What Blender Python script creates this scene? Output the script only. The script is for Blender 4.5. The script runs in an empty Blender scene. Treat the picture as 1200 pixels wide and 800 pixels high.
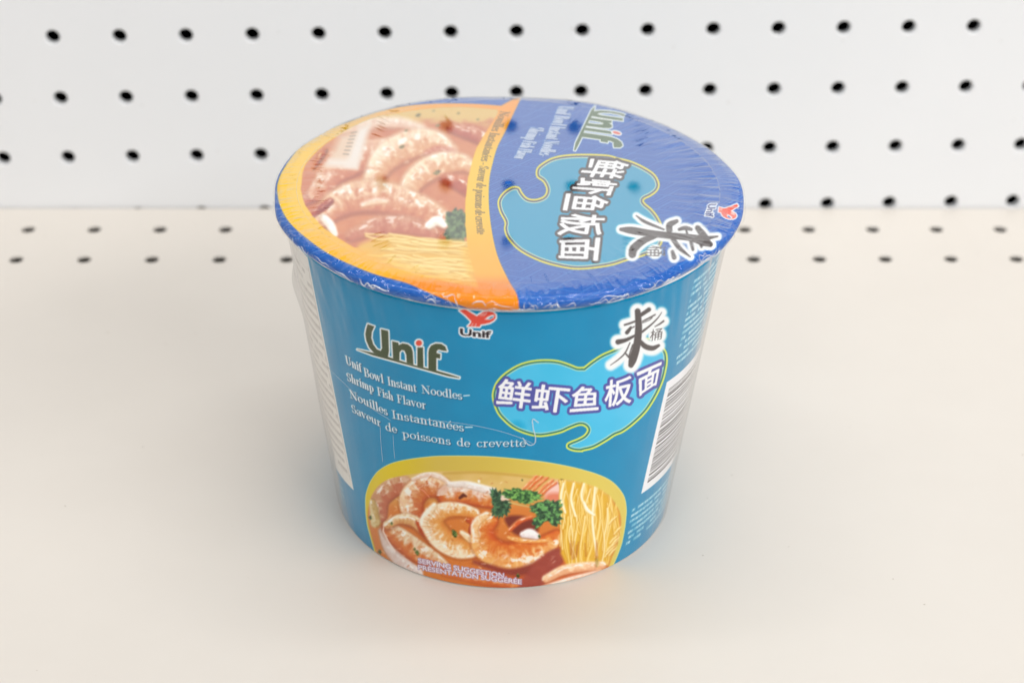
import bpy, math, random
import numpy as np
from mathutils import Matrix, Vector

random.seed(7)
RNG = np.random.default_rng(11)
scene = bpy.context.scene
col = scene.collection
MM = 0.001

# ------------------------------------------------------------------ camera
F_PX = 2283.28                      # focal length in photograph pixels (1200 wide)
PITCH, YAW, ROLL = 0.5256, 0.0438, 0.0196
CAM = np.array([0.0, -710.06, 349.59])          # mm; pegboard at y = 0, shelf at z = 0
BX, BY = 20.38, -200.74                          # bowl axis, mm


def cam_axes():
    c, s = math.cos, math.sin
    f = np.array([s(YAW) * c(PITCH), c(YAW) * c(PITCH), -s(PITCH)])
    r = np.array([c(YAW), -s(YAW), 0.0])
    u = np.cross(r, f)
    return c(ROLL) * r + s(ROLL) * u, -s(ROLL) * r + c(ROLL) * u, f


AR, AU, AF = cam_axes()
cam_data = bpy.data.cameras.new('camera')
cam = bpy.data.objects.new('camera', cam_data)
col.objects.link(cam)
cam_data.sensor_width = 36.0
cam_data.sensor_fit = 'HORIZONTAL'
cam_data.lens = F_PX * 36.0 / 1200.0
cam_data.clip_start = 0.02
cam_data.clip_end = 50.0
M = Matrix(((AR[0], AU[0], -AF[0], CAM[0] * MM), (AR[1], AU[1], -AF[1], CAM[1] * MM),
            (AR[2], AU[2], -AF[2], CAM[2] * MM), (0, 0, 0, 1)))
cam.matrix_world = M
cam_data.dof.use_dof = True
cam_data.dof.focus_distance = 0.552
cam_data.dof.aperture_fstop = 12.0
scene.camera = cam

# ------------------------------------------------------------------ world and lamps
world = bpy.data.worlds.new('World')
scene.world = world
world.use_nodes = True
bg = world.node_tree.nodes['Background']
bg.inputs['Color'].default_value = (0.98, 0.985, 1.0, 1)
bg.inputs['Strength'].default_value = 0.44


def area(name, loc, target, sx, sy, watts, color):
    d = bpy.data.lights.new(name, 'AREA')
    d.shape = 'RECTANGLE'
    d.size, d.size_y = sx, sy
    d.energy = watts
    d.color = color
    o = bpy.data.objects.new(name, d)
    col.objects.link(o)
    o.location = loc
    o.rotation_euler = (Vector(target) - Vector(loc)).to_track_quat('-Z', 'Y').to_euler()
    return o


area('aisle_lamp', (1.15, -1.25, 1.15), (0.05, -0.12, 0.06), 1.5, 0.40, 18.5, (1.0, 0.99, 0.975))
area('ceiling_tube', (0.05, -0.16, 1.25), (0.05, -0.16, 0.0), 1.5, 0.10, 5.5, (1.0, 0.99, 0.975))
area('ceiling_tube', (-0.1, -1.6, 1.3), (0.05, -0.20, 0.05), 1.5, 0.05, 6.0, (1.0, 0.99, 0.975))

scene.view_settings.view_transform = 'Standard'
scene.view_settings.look = 'None'
scene.view_settings.exposure = 0.06
scene.view_settings.gamma = 1.0
scene.view_settings.use_curve_mapping = False
scene.cycles.use_denoising = True
scene.cycles.max_bounces = 10
scene.cycles.caustics_reflective = False
scene.cycles.caustics_refractive = False
scene.cycles.transparent_max_bounces = 12


# ------------------------------------------------------------------ helpers
def project(P):
    """points in mm -> photograph pixels"""
    d = P - CAM
    z = d @ AF
    return np.stack([600 + F_PX * (d @ AR) / z, 400 - F_PX * (d @ AU) / z], -1)


def lin(c):
    c = np.asarray(c, dtype=np.float32) / 255.0
    return np.where(c <= 0.04045, c / 12.92, ((c + 0.055) / 1.055) ** 2.4)


def mesh_obj(name, verts, faces, mat, parent=None, smooth=True, colors=None):
    me = bpy.data.meshes.new(name)
    verts = np.asarray(verts, dtype=np.float32) * MM
    if isinstance(faces, np.ndarray) and faces.ndim == 2:
        n, k = faces.shape
        me.vertices.add(len(verts))
        me.vertices.foreach_set('co', verts.ravel())
        me.loops.add(n * k)
        me.loops.foreach_set('vertex_index', faces.astype(np.int32).ravel())
        me.polygons.add(n)
        me.polygons.foreach_set('loop_start', np.arange(0, n * k, k, dtype=np.int32))
        me.polygons.foreach_set('loop_total', np.full(n, k, dtype=np.int32))
        me.update(calc_edges=True)
    else:
        me.from_pydata([tuple(map(float, v)) for v in verts], [], [tuple(map(int, f)) for f in faces])
        me.update()
    me.polygons.foreach_set('use_smooth', np.full(len(me.polygons), smooth, dtype=bool))
    if colors is not None:
        a = me.color_attributes.new('print', 'FLOAT_COLOR', 'POINT')
        rgba = np.ones((len(verts), 4), np.float32)
        rgba[:, :3] = colors
        a.data.foreach_set('color', rgba.ravel())
    if mat:
        me.materials.append(mat)
    o = bpy.data.objects.new(name, me)
    col.objects.link(o)
    if parent is not None:
        o.parent = parent
    return o


def new_mat(name):
    m = bpy.data.materials.new(name)
    m.use_nodes = True
    nt = m.node_tree
    return m, nt, nt.nodes['Principled BSDF']


def noise_node(nt, scale, detail=4, rough=0.6, coord='Object', stretch=None):
    tc = nt.nodes.new('ShaderNodeTexCoord')
    n = nt.nodes.new('ShaderNodeTexNoise')
    n.inputs['Scale'].default_value = scale
    n.inputs['Detail'].default_value = detail
    n.inputs['Roughness'].default_value = rough
    src = tc.outputs[coord]
    if stretch:
        mp = nt.nodes.new('ShaderNodeMapping')
        mp.inputs['Scale'].default_value = stretch
        nt.links.new(src, mp.inputs['Vector'])
        src = mp.outputs['Vector']
    nt.links.new(src, n.inputs['Vector'])
    return n


def ramp(nt, src, p0, c0, p1, c1):
    r = nt.nodes.new('ShaderNodeValToRGB')
    r.color_ramp.elements[0].position = p0
    r.color_ramp.elements[0].color = (*c0, 1)
    r.color_ramp.elements[1].position = p1
    r.color_ramp.elements[1].color = (*c1, 1)
    nt.links.new(src, r.inputs['Fac'])
    return r


def painted_metal(name, c0, c1, rough, bump=0.02):
    m, nt, b = new_mat(name)
    n = noise_node(nt, 9, 5, 0.65)
    r = ramp(nt, n.outputs['Fac'], 0.3, c0, 0.72, c1)
    # small dull specks of dust and scuffs
    n2 = noise_node(nt, 420, 1, 0.5)
    r2 = ramp(nt, n2.outputs['Fac'], 0.80, (1, 1, 1), 0.835, (0.62, 0.58, 0.52))
    mx = nt.nodes.new('ShaderNodeMix')
    mx.data_type = 'RGBA'
    mx.blend_type = 'MULTIPLY'
    mx.inputs['Factor'].default_value = 0.8
    nt.links.new(r.outputs['Color'], mx.inputs['A'])
    nt.links.new(r2.outputs['Color'], mx.inputs['B'])
    nt.links.new(mx.outputs['Result'], b.inputs['Base Color'])
    n4 = noise_node(nt, 5, 6, 0.7)
    r4 = ramp(nt, n4.outputs['Fac'], 0.35, (rough - .08,) * 3, 0.7, (rough + .12,) * 3)
    nt.links.new(r4.outputs['Color'], b.inputs['Roughness'])
    b.inputs['Specular IOR Level'].default_value = 0.22
    n3 = noise_node(nt, 900, 3, 0.6)
    bp = nt.nodes.new('ShaderNodeBump')
    bp.inputs['Strength'].default_value = bump
    bp.inputs['Distance'].default_value = 0.0004
    nt.links.new(n3.outputs['Fac'], bp.inputs['Height'])
    nt.links.new(bp.outputs['Normal'], b.inputs['Normal'])
    return m


MAT_PANEL = painted_metal('white_hardboard', (0.815, 0.822, 0.832), (0.835, 0.84, 0.85), 0.42)
MAT_SHELF = painted_metal('cream_enamel', (0.705, 0.655, 0.592), (0.735, 0.686, 0.622), 0.45)
MAT_DARK, _nt, _b = new_mat('hole_shade_black')
_b.inputs['Base Color'].default_value = (0.006, 0.006, 0.006, 1)  # near-black stands in for the shade behind the holes
_b.inputs['Roughness'].default_value = 1.0
_b.inputs['Specular IOR Level'].default_value = 0.0
MAT_UNDER, _nt, _b = new_mat('dim_brown')
_b.inputs['Base Color'].default_value = (0.20, 0.165, 0.125, 1)  # brown stands in for the dim light under the shelf holes
_b.inputs['Roughness'].default_value = 0.8


# ------------------------------------------------------------------ pierced sheets
def pierced(cells, pitch_x, pitch_y, rad, depth, chamfer, n=20):
    """cells: list of centres (u, v); returns verts (u, v, w) with w <= 0 going into the sheet, and faces"""
    V, Fc = [], []
    ang = np.arange(n) * 2 * math.pi / n + math.pi / n
    sq = []
    for a in ang:
        c, s = math.cos(a), math.sin(a)
        k = min(pitch_x / 2 / max(abs(c), 1e-9), pitch_y / 2 / max(abs(s), 1e-9))
        sq.append((c * k, s * k))
    corners = [(pitch_x / 2, pitch_y / 2), (-pitch_x / 2, pitch_y / 2), (-pitch_x / 2, -pitch_y / 2), (pitch_x / 2, -pitch_y / 2)]
    for (u, v) in cells:
        b = len(V)
        V += [(u + p[0], v + p[1], 0) for p in sq]
        V += [(u + (rad + chamfer) * math.cos(a), v + (rad + chamfer) * math.sin(a), 0) for a in ang]
        V += [(u + (rad + chamfer * .3) * math.cos(a), v + (rad + chamfer * .3) * math.sin(a), -chamfer * .3) for a in ang]
        V += [(u + rad * math.cos(a), v + rad * math.sin(a), -chamfer) for a in ang]
        V += [(u + rad * math.cos(a), v + rad * math.sin(a), -depth) for a in ang]
        for ring in range(4):
            for i in range(n):
                j = (i + 1) % n
                o = b + ring * n
                Fc.append((o + i, o + j, o + n + j, o + n + i))
        cb = len(V)
        V += [(u + p[0], v + p[1], 0) for p in corners]
        for ci, cpt in enumerate(corners):      # fill the four corner triangles
            th = math.atan2(cpt[1], cpt[0]) % (2 * math.pi)
            i = int(((th - ang[0]) % (2 * math.pi)) / (2 * math.pi / n))
            Fc.append((b + i % n, cb + ci, b + (i + 1) % n))
    return V, Fc


# back panel: tilted a little on its uprights, as in the photograph
P = 25.4
cells = [(i * P, k * P) for i in range(-15, 16) for k in range(-1, 17)]
V, Fc = pierced(cells, P, P, 2.75, 3.2, 0.6)
tilt, lean = 0.0164, -0.0118
W = []
for (u, v, w) in V:
    a = u * math.cos(tilt) - v * math.sin(tilt)
    c = -0.4 + u * math.sin(tilt) + v * math.cos(tilt)
    W.append((31.7 + a, c * math.sin(lean) - w, c * math.cos(lean)))
panel = mesh_obj('back_panel', W, Fc, MAT_PANEL, smooth=False)
panel['kind'] = 'structure'
panel['label'] = 'white perforated back panel behind the noodle bowl'
# black tray added behind it, blocks light so the holes stay dark
x0, x1, z0, z1, ya, yb = -375, 438, -45, 445, 9, 60
Vb = [(x0, ya, z0), (x1, ya, z0), (x1, ya, z1), (x0, ya, z1), (x0, yb, z0), (x1, yb, z0), (x1, yb, z1), (x0, yb, z1)]
mesh_obj('blackout_tray', Vb, [(4, 5, 6, 7), (0, 1, 5, 4), (1, 2, 6, 5), (2, 3, 7, 6), (3, 0, 4, 7)], MAT_DARK, panel, smooth=False)

# shelf: sheet steel with two rows of holes along its back edge, then plain up to a folded front lip
PX = 25.75
sx0, sy0 = -161.1, -19.1
cells = [(sx0 - 5 * PX + (i - 3) * PX, sy0 - k * P) for i in range(0, 33) for k in (0, 1)]
V, Fc = pierced(cells, PX, P, 2.7, 1.1, 0.35)
V = [(u, v, w) for (u, v, w) in V]
Fc = list(Fc)
xa = min(c[0] for c in cells) - PX / 2
xb = max(c[0] for c in cells) + PX / 2
yt, ym = sy0 + P / 2, sy0 - 1.5 * P
yback, yfront = -0.7, -430.0


def quad(*p):
    b = len(V)
    V.extend(p)
    Fc.append(tuple(range(b, b + len(p))))


quad((xa, yt, 0), (xb, yt, 0), (xb, yback, 0), (xa, yback, 0))
quad((xa, yfront, 0), (xb, yfront, 0), (xb, ym, 0), (xa, ym, 0))
quad((xa, yback, 0), (xb, yback, 0), (xb, yback, -30), (xa, yback, -30))
prev = (yfront, 0)
for a in range(1, 7):
    t = a * math.pi / 12
    cur = (yfront - 2.5 * math.sin(t), -2.5 + 2.5 * math.cos(t))
    quad((xa, cur[0], cur[1]), (xb, cur[0], cur[1]), (xb, prev[0], prev[1]), (xa, prev[0], prev[1]))
    prev = cur
quad((xa, prev[0], -34), (xb, prev[0], -34), (xb, prev[0], prev[1]), (xa, prev[0], prev[1]))
shelf = mesh_obj('shelf', V, Fc, MAT_SHELF, smooth=False)
shelf['kind'] = 'structure'
shelf['label'] = 'cream metal shelf the noodle bowl stands on'
mesh_obj('hole_backing', [(xa, yfront, -16), (xb, yfront, -16), (xb, yback - .5, -16), (xa, yback - .5, -16)], [(0, 1, 2, 3)],
         MAT_UNDER, shelf, smooth=False)  # sheet added below the holes, its dimness is in the colour


# ================================================================== printing
def vnoise(x, y, seed=0):
    r = np.random.default_rng(seed).random((64, 64)).astype(np.float32)
    xi, yi = np.floor(x).astype(int), np.floor(y).astype(int)
    fx, fy = x - xi, y - yi
    fx, fy = fx * fx * (3 - 2 * fx), fy * fy * (3 - 2 * fy)
    a, b = r[yi % 64, xi % 64], r[yi % 64, (xi + 1) % 64]
    c, d = r[(yi + 1) % 64, xi % 64], r[(yi + 1) % 64, (xi + 1) % 64]
    return (a * (1 - fx) + b * fx) * (1 - fy) + (c * (1 - fx) + d * fx) * fy


def fbm(x, y, seed=0, n=3):
    s, a, t = 0, .5, 0
    for k in range(n):
        s = s + a * vnoise(x * 2 ** k, y * 2 ** k, seed + k)
        t += a
        a *= .5
    return s / t


def sstep(a, b, x):
    t = np.clip((x - a) / (b - a), 0, 1)
    return t * t * (3 - 2 * t)


def spline(pts, closed=False, n=10):
    """Catmull-Rom through points of any dimension"""
    p = np.asarray(pts, float)
    if closed:
        q = np.vstack([p[-1], p, p[0], p[1]])
    else:
        q = np.vstack([2 * p[0] - p[1], p, 2 * p[-1] - p[-2]])
    out = []
    for i in range(1, len(q) - 2):
        t = np.linspace(0, 1, n, endpoint=False)[:, None]
        a, b, c, d = q[i - 1], q[i], q[i + 1], q[i + 2]
        out.append(.5 * (2 * b + (c - a) * t + (2 * a - 5 * b + 4 * c - d) * t ** 2 + (3 * b - a - 3 * c + d) * t ** 3))
    if not closed:
        out.append(p[-1:])
    return np.vstack(out)


class Sheet:
    """a print drawn at 3 cells per photograph pixel"""
    def __init__(self, x0, y0, x1, y1, base, sc=3):
        self.x0, self.y0, self.sc = x0, y0, sc
        self.w, self.h = int((x1 - x0) * sc), int((y1 - y0) * sc)
        xs = x0 + (np.arange(self.w) + .5) / sc
        ys = y0 + (np.arange(self.h) + .5) / sc
        self.X, self.Y = np.meshgrid(xs.astype(np.float32), ys.astype(np.float32))
        self.img = np.empty((self.h, self.w, 3), np.float32)
        self.img[:] = base
        self.cls = np.zeros((self.h, self.w), np.uint8)

    def win(self, pts, pad):
        p = np.asarray(pts)
        a = int(np.clip((p[:, 0].min() - pad - self.x0) * self.sc, 0, self.w))
        b = int(np.clip((p[:, 0].max() + pad - self.x0) * self.sc + 1, 0, self.w))
        c = int(np.clip((p[:, 1].min() - pad - self.y0) * self.sc, 0, self.h))
        d = int(np.clip((p[:, 1].max() + pad - self.y0) * self.sc + 1, 0, self.h))
        return (slice(c, d), slice(a, b))

    def comp(self, sl, a, color, cls=None):
        c = np.asarray(color, np.float32)
        if c.ndim == 1:
            c = c[None, None]
        self.img[sl] += (c - self.img[sl]) * a[..., None]
        if cls is not None:
            self.cls[sl] = np.where(a > .5, cls, self.cls[sl])

    def sd_poly(self, pts, sl):
        X, Y = self.X[sl], self.Y[sl]
        p = np.asarray(pts, np.float32)
        d = np.full(X.shape, 1e9, np.float32)
        ins = np.zeros(X.shape, bool)
        for (ax, ay), (bx, by) in zip(p, np.roll(p, -1, 0)):
            ex, ey = bx - ax, by - ay
            l2 = ex * ex + ey * ey
            if l2 < 1e-9:
                continue
            t = np.clip(((X - ax) * ex + (Y - ay) * ey) / l2, 0, 1)
            d = np.minimum(d, (X - ax - t * ex) ** 2 + (Y - ay - t * ey) ** 2)
            if ey != 0:
                cr = (ay > Y) != (by > Y)
                ins ^= cr & (X < ex * (Y - ay) / ey + ax)
        d = np.sqrt(d)
        return np.where(ins, -d, d)

    def sd_stroke(self, pts, sl):
        X, Y = self.X[sl], self.Y[sl]
        d = np.full(X.shape, 1e9, np.float32)
        for (ax, ay, ar), (bx, by, br) in zip(pts[:-1], pts[1:]):
            ex, ey = bx - ax, by - ay
            l2 = max(ex * ex + ey * ey, 1e-9)
            t = np.clip(((X - ax) * ex + (Y - ay) * ey) / l2, 0, 1)
            d = np.minimum(d, np.hypot(X - ax - t * ex, Y - ay - t * ey) - ar - t * (br - ar))
        return d

    @staticmethod
    def cov(sd, soft=.55):
        return np.clip(.5 - sd / soft * .5, 0, 1)

    def poly(self, pts, color, soft=.55, cls=None, grow=0.):
        sl = self.win(pts, 2 + soft + grow)
        self.comp(sl, self.cov(self.sd_poly(pts, sl) - grow, soft), color, cls)

    def stroke(self, pts, color, soft=.55, alpha=1., cls=None):
        p = np.asarray(pts, float)
        sl = self.win(p, p[:, 2].max() + soft + 1)
        self.comp(sl, self.cov(self.sd_stroke(p, sl), soft) * alpha, color, cls)

    def tube(self, pts, shade, soft=1.4, alpha=1., halo=0.):
        """a rounded band; shade(t, s, X, Y) -> colour, t = distance along in px, s = -1..1 across"""
        p = spline(pts, n=10)
        if halo:                                    # dark gap where one piece lies over another
            q = p.copy()
            q[:, 1] += .8
            sl = self.win(q, q[:, 2].max() + 6)
            self.comp(sl, np.clip(1 - (self.sd_stroke(q[::3], sl) + 1) / 4.5, 0, 1) * halo, A(150, 62, 30))
        sl = self.win(p, p[:, 2].max() + 2)
        X, Y = self.X[sl], self.Y[sl]
        best = np.full(X.shape, 1e9, np.float32)
        T, S = np.zeros_like(best), np.zeros_like(best)
        acc = 0
        for a, b in zip(p[:-1], p[1:]):
            ex, ey = b[0] - a[0], b[1] - a[1]
            L = math.hypot(ex, ey)
            if L < 1e-6:
                continue
            t = np.clip(((X - a[0]) * ex + (Y - a[1]) * ey) / L / L, 0, 1)
            r = a[2] + t * (b[2] - a[2])
            dx, dy = X - a[0] - t * ex, Y - a[1] - t * ey
            d = np.hypot(dx, dy) - r
            side = np.sign(ex * dy - ey * dx)
            m = d < best
            best = np.where(m, d, best)
            T = np.where(m, acc + t * L, T)
            S = np.where(m, side * np.hypot(dx, dy) / np.maximum(r, .1), S)
            acc += L
        self.comp(sl, self.cov(best, soft) * alpha, shade(T, np.clip(S, -1, 1), X, Y))

    def tris(self, T, sl):
        """coverage mask of triangles T (n,3,2) in pixels"""
        X, Y = self.X[sl], self.Y[sl]
        m = np.zeros(X.shape, bool)
        ox, oy = X[0, 0], Y[0, 0]
        for t in T:
            a = np.floor((t.min(0) - (ox, oy)) * self.sc).astype(int) - 1
            b = np.ceil((t.max(0) - (ox, oy)) * self.sc).astype(int) + 2
            a = np.maximum(a, 0)
            s2 = (slice(a[1], max(b[1], 0)), slice(a[0], max(b[0], 0)))
            x, y = X[s2], Y[s2]
            if x.size == 0:
                continue
            (x1, y1), (x2, y2), (x3, y3) = t
            d1 = (x - x2) * (y1 - y2) - (x1 - x2) * (y - y2)
            d2 = (x - x3) * (y2 - y3) - (x2 - x3) * (y - y3)
            d3 = (x - x1) * (y3 - y1) - (x3 - x1) * (y - y1)
            m[s2] |= ~(((d1 < 0) | (d2 < 0) | (d3 < 0)) & ((d1 > 0) | (d2 > 0) | (d3 > 0)))
        return m

    def grow(self, m, r):
        """grow a mask by r px; returns soft mask"""
        R = r * self.sc
        k = int(math.ceil(R))
        f = m.astype(np.float32)
        out = f.copy()
        H, Wd = f.shape
        for dy in range(-k, k + 1):
            for dx in range(-k, k + 1):
                d = math.hypot(dx, dy)
                a = min(1., R + .7 - d)
                if a <= 0 or (dx == 0 and dy == 0):
                    continue
                ys, yd = slice(max(0, -dy), H - max(0, dy)), slice(max(0, dy), H - max(0, -dy))
                xs, xd = slice(max(0, -dx), Wd - max(0, dx)), slice(max(0, dx), Wd - max(0, -dx))
                np.maximum(out[yd, xd], f[ys, xs] * a, out=out[yd, xd])
        return out

    def sample(self, px, py, arr=None):
        a = self.img if arr is None else arr
        gx = np.clip((px - self.x0) * self.sc - .5, 0, self.w - 1.001)
        gy = np.clip((py - self.y0) * self.sc - .5, 0, self.h - 1.001)
        if arr is not None:
            return a[np.round(gy).astype(int), np.round(gx).astype(int)]
        xi, yi = gx.astype(int), gy.astype(int)
        fx, fy = (gx - xi)[:, None], (gy - yi)[:, None]
        return ((a[yi, xi] * (1 - fx) + a[yi, xi + 1] * fx) * (1 - fy) +
                (a[yi + 1, xi] * (1 - fx) + a[yi + 1, xi + 1] * fx) * fy)


def glyph(text, embolden=0.0):
    """triangles of a text in its own box, scaled to 0..1 (y up)"""
    cu = bpy.data.curves.new('t', 'FONT')
    cu.body = text
    cu.size = 1
    cu.resolution_u = 6
    if embolden:
        cu.offset = embolden
    o = bpy.data.objects.new('t', cu)
    col.objects.link(o)
    dg = bpy.context.evaluated_depsgraph_get()
    me = bpy.data.meshes.new_from_object(o.evaluated_get(dg))
    me.calc_loop_triangles()
    v = np.array([x.co[:2] for x in me.vertices])
    t = np.array([tuple(x.vertices) for x in me.loop_triangles])
    bpy.data.objects.remove(o)
    bpy.data.curves.remove(cu)
    bpy.data.meshes.remove(me)
    mn, mx = v.min(0), v.max(0)
    return ((v - mn) / (mx - mn))[t]


def homog(src, dst):
    A, b = [], []
    for (x, y), (u, v) in zip(src, dst):
        A.append([x, y, 1, 0, 0, 0, -u * x, -u * y]); b.append(u)
        A.append([0, 0, 0, x, y, 1, -v * x, -v * y]); b.append(v)
    h = np.append(np.linalg.solve(np.array(A, float), np.array(b, float)), 1).reshape(3, 3)

    def f(p):
        p = np.asarray(p, float)
        s = p.shape
        p = p.reshape(-1, 2)
        q = np.c_[p, np.ones(len(p))] @ h.T
        return (q[:, :2] / q[:, 2:]).reshape(s)
    return f


def quad_map(tl, tr, br, bl):
    return homog([(0, 1), (1, 1), (1, 0), (0, 0)], [tl, tr, br, bl])


# ---- a small serif alphabet drawn with broad-nib strokes (cap height 1, x-height .66)
TK, TN = .078, .034


def _arc(cx, cy, rx, ry, a0, a1, n=14, tk=TK, tn=TN):
    out = []
    for a in np.linspace(math.radians(a0), math.radians(a1), n):
        out.append((cx + rx * math.cos(a), cy + ry * math.sin(a), tn + (tk - tn) * math.cos(a) ** 2))
    return out


def _v(x, y0, y1, b=True, t=True, sl=.1):
    s = [[(x, y0 + .02, TK), (x, y1 - .03, TK)]]
    if b: s.append([(x - .15, y0 + .015, TN), (x + .15, y0 + .015, TN)])
    if t == 'l': s.append([(x - .15, y1 - .05, TN), (x, y1 - .01, TN * 1.4)])
    elif t: s.append([(x - .15, y1 - .015, TN), (x + .15, y1 - .015, TN)])
    return s


XH = .66
GL = {
    'U': (.84, _v(.2, .35, 1, False) + [_arc(.42, .3, .22, .3, 180, 360), [(.64, .3, TN * 1.3), (.64, .97, TN * 1.3)], [(.54, .985, TN), (.76, .985, TN)]]),
    'B': (.72, _v(.18, 0, 1) + [[(.18, .98, TN), (.36, .98, TN)], _arc(.36, .76, .2, .225, 90, -90), [(.18, .53, TN), (.36, .53, TN)], _arc(.38, .27, .24, .255, 90, -90), [(.18, .015, TN), (.38, .015, TN)]]),
    'I': (.4, _v(.2, 0, 1)),
    'N': (.9, [[(.18, .02, TN), (.18, .98, TN)], [(.16, .96, TK), (.72, .06, TK)], [(.72, .03, TN), (.72, .98, TN)], [(.05, .015, TN), (.3, .015, TN)], [(.6, .985, TN), (.84, .985, TN)], [(.04, .985, TN), (.2, .985, TN)]]),
    'S': (.6, [_arc(.29, .75, .19, .23, 40, 270), _arc(.29, .26, .22, .25, 90, -145), [(.45, .72, TN), (.45, .95, TN)], [(.08, .08, TN), (.08, .3, TN)]]),
    'F': (.66, _v(.2, 0, 1) + [[(.2, .975, TN), (.58, .975, TN)], [(.58, .98, TN), (.58, .76, TN)], [(.2, .52, TN), (.46, .52, TN)], [(.46, .42, TN), (.46, .62, TN)]]),
    'o': (.58, [_arc(.29, .33, .21, .32, 0, 360, 22)]),
    'e': (.54, [_arc(.28, .33, .2, .32, 5, 315, 20), [(.1, .37, TN), (.47, .37, TN)]]),
    'c': (.5, [_arc(.28, .33, .2, .32, 50, 315, 18), [(.4, .55, TK * .8), (.4, .56, TK * .8)]]),
    'a': (.54, [_arc(.24, .46, .16, .18, 150, 0), [(.39, .46, TK), (.39, .06, TK)], [(.39, .03, TN), (.52, .03, TN)], _arc(.23, .17, .15, .16, 60, 330)]),
    's': (.44, [_arc(.22, .49, .13, .15, 45, 270), _arc(.22, .17, .15, .16, 90, -145), [(.34, .48, TN), (.34, .64, TN)], [(.07, .03, TN), (.07, .19, TN)]]),
    'n': (.66, _v(.17, 0, XH, True, 'l') + [_arc(.32, .44, .16, .21, 180, 0), [(.48, .44, TK), (.48, .02, TK)], [(.36, .015, TN), (.61, .015, TN)]]),
    'm': (.98, _v(.17, 0, XH, True, 'l') + [_arc(.32, .44, .15, .21, 180, 0), [(.48, .44, TK), (.48, .02, TK)], [(.37, .015, TN), (.59, .015, TN)], _arc(.63, .44, .15, .21, 180, 0), [(.79, .44, TK), (.79, .02, TK)], [(.68, .015, TN), (.92, .015, TN)]]),
    'h': (.66, _v(.17, 0, 1.02, True, 'l') + [_arc(.32, .44, .16, .21, 180, 0), [(.48, .44, TK), (.48, .02, TK)], [(.36, .015, TN), (.61, .015, TN)]]),
    'u': (.66, _v(.16, .22, XH, False, 'l') + [_arc(.32, .22, .16, .21, 180, 360), [(.48, .04, TK), (.48, XH - .04, TK)], [(.36, XH - .04, TN), (.48, XH - .01, TN)], [(.48, .02, TN), (.6, .02, TN)]]),
    'r': (.46, _v(.17, 0, XH, True, 'l') + [[(.18, .45, TN), (.28, .6, TN * 1.3), (.38, .61, TK * .9)]]),
    'i': (.34, _v(.17, 0, XH, True, 'l') + [[(.16, .88, TK * 1.1), (.161, .88, TK * 1.1)]]),
    'l': (.34, _v(.17, 0, 1.02, True, 'l')),
    't': (.4, [[(.18, .12, TK), (.18, .8, TK * .8)], [(.06, .63, TN), (.36, .63, TN)], [(.18, .1, TK * .9), (.25, .02, TN * 1.4), (.37, .09, TN)]]),
    'f': (.4, [[(.16, .02, TK), (.16, .82, TK)], [(.04, .015, TN), (.32, .015, TN)], [(.05, .63, TN), (.34, .63, TN)], [(.16, .82, TK * .9), (.24, .98, TN * 1.3), (.37, .95, TK * .8)]]),
    'd': (.62, [_arc(.26, .33, .19, .32, 40, 320, 18), [(.45, 1.0, TK), (.45, .04, TK)], [(.33, .97, TN), (.45, 1.0, TN)], [(.45, .02, TN), (.59, .02, TN)]]),
    'p': (.64, _v(.17, -.3, XH, True, 'l') + [_arc(.34, .33, .2, .32, 140, -140, 18)]),
    'v': (.58, [[(.1, .63, TK), (.28, .04, TK * .8)], [(.28, .03, TN), (.47, .63, TN)], [(.01, .645, TN), (.23, .645, TN)], [(.37, .645, TN), (.57, .645, TN)]]),
    'w': (.86, [[(.1, .63, TK), (.25, .04, TK * .8)], [(.25, .03, TN), (.41, .62, TN)], [(.41, .63, TK), (.56, .04, TK * .8)], [(.56, .03, TN), (.74, .63, TN)], [(.01, .645, TN), (.22, .645, TN)], [(.64, .645, TN), (.84, .645, TN)]]),
    '-': (.4, [[(.04, .32, TN * 1.6), (.36, .32, TN * 1.6)]]),
    ' ': (.32, []),
}
GL['é'] = (GL['e'][0], GL['e'][1] + [[(.26, .78, TN), (.38, .95, TK * .8)]])


def serif(text):
    x, out = 0, []
    for ch in text:
        w, st = GL[ch]
        for s in st:
            out.append([(x + p[0], p[1], p[2]) for p in s])
        x += w
    return out, x


def draw_serif(sh, text, fmap, rscale, layers, cls=None, boost=1.0):
    """fmap: (u 0..1 along, v in cap heights) -> px.  layers: (dx, dy, extra radius, colour, alpha)"""
    st, wd = serif(text)
    lines = []
    for s in st:
        q = fmap(np.array([(p[0] / wd, p[1]) for p in s]))
        lines.append([(a[0], a[1], p[2] * rscale * boost) for a, p in zip(q, s)])
    allp = np.array([p[:2] for l in lines for p in l])
    sl = sh.win(allp, 6)
    d = np.full(sh.X[sl].shape, 1e9, np.float32)
    for l in lines:
        pts = np.array(l)
        s2 = sh.win(pts, 4)
        rel = (slice(s2[0].start - sl[0].start, s2[0].stop - sl[0].start), slice(s2[1].start - sl[1].start, s2[1].stop - sl[1].start))
        d[rel] = np.minimum(d[rel], sh.sd_stroke(l, s2))
    for dx, dy, ex, c, al in layers:
        k = (int(round(dy * sh.sc)), int(round(dx * sh.sc)))
        dd = np.roll(np.roll(d, k[0], 0), k[1], 1)
        sh.comp(sl, sh.cov(dd - ex, .5) * al, c, cls if ex == 0 and dx == 0 else None)


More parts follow.
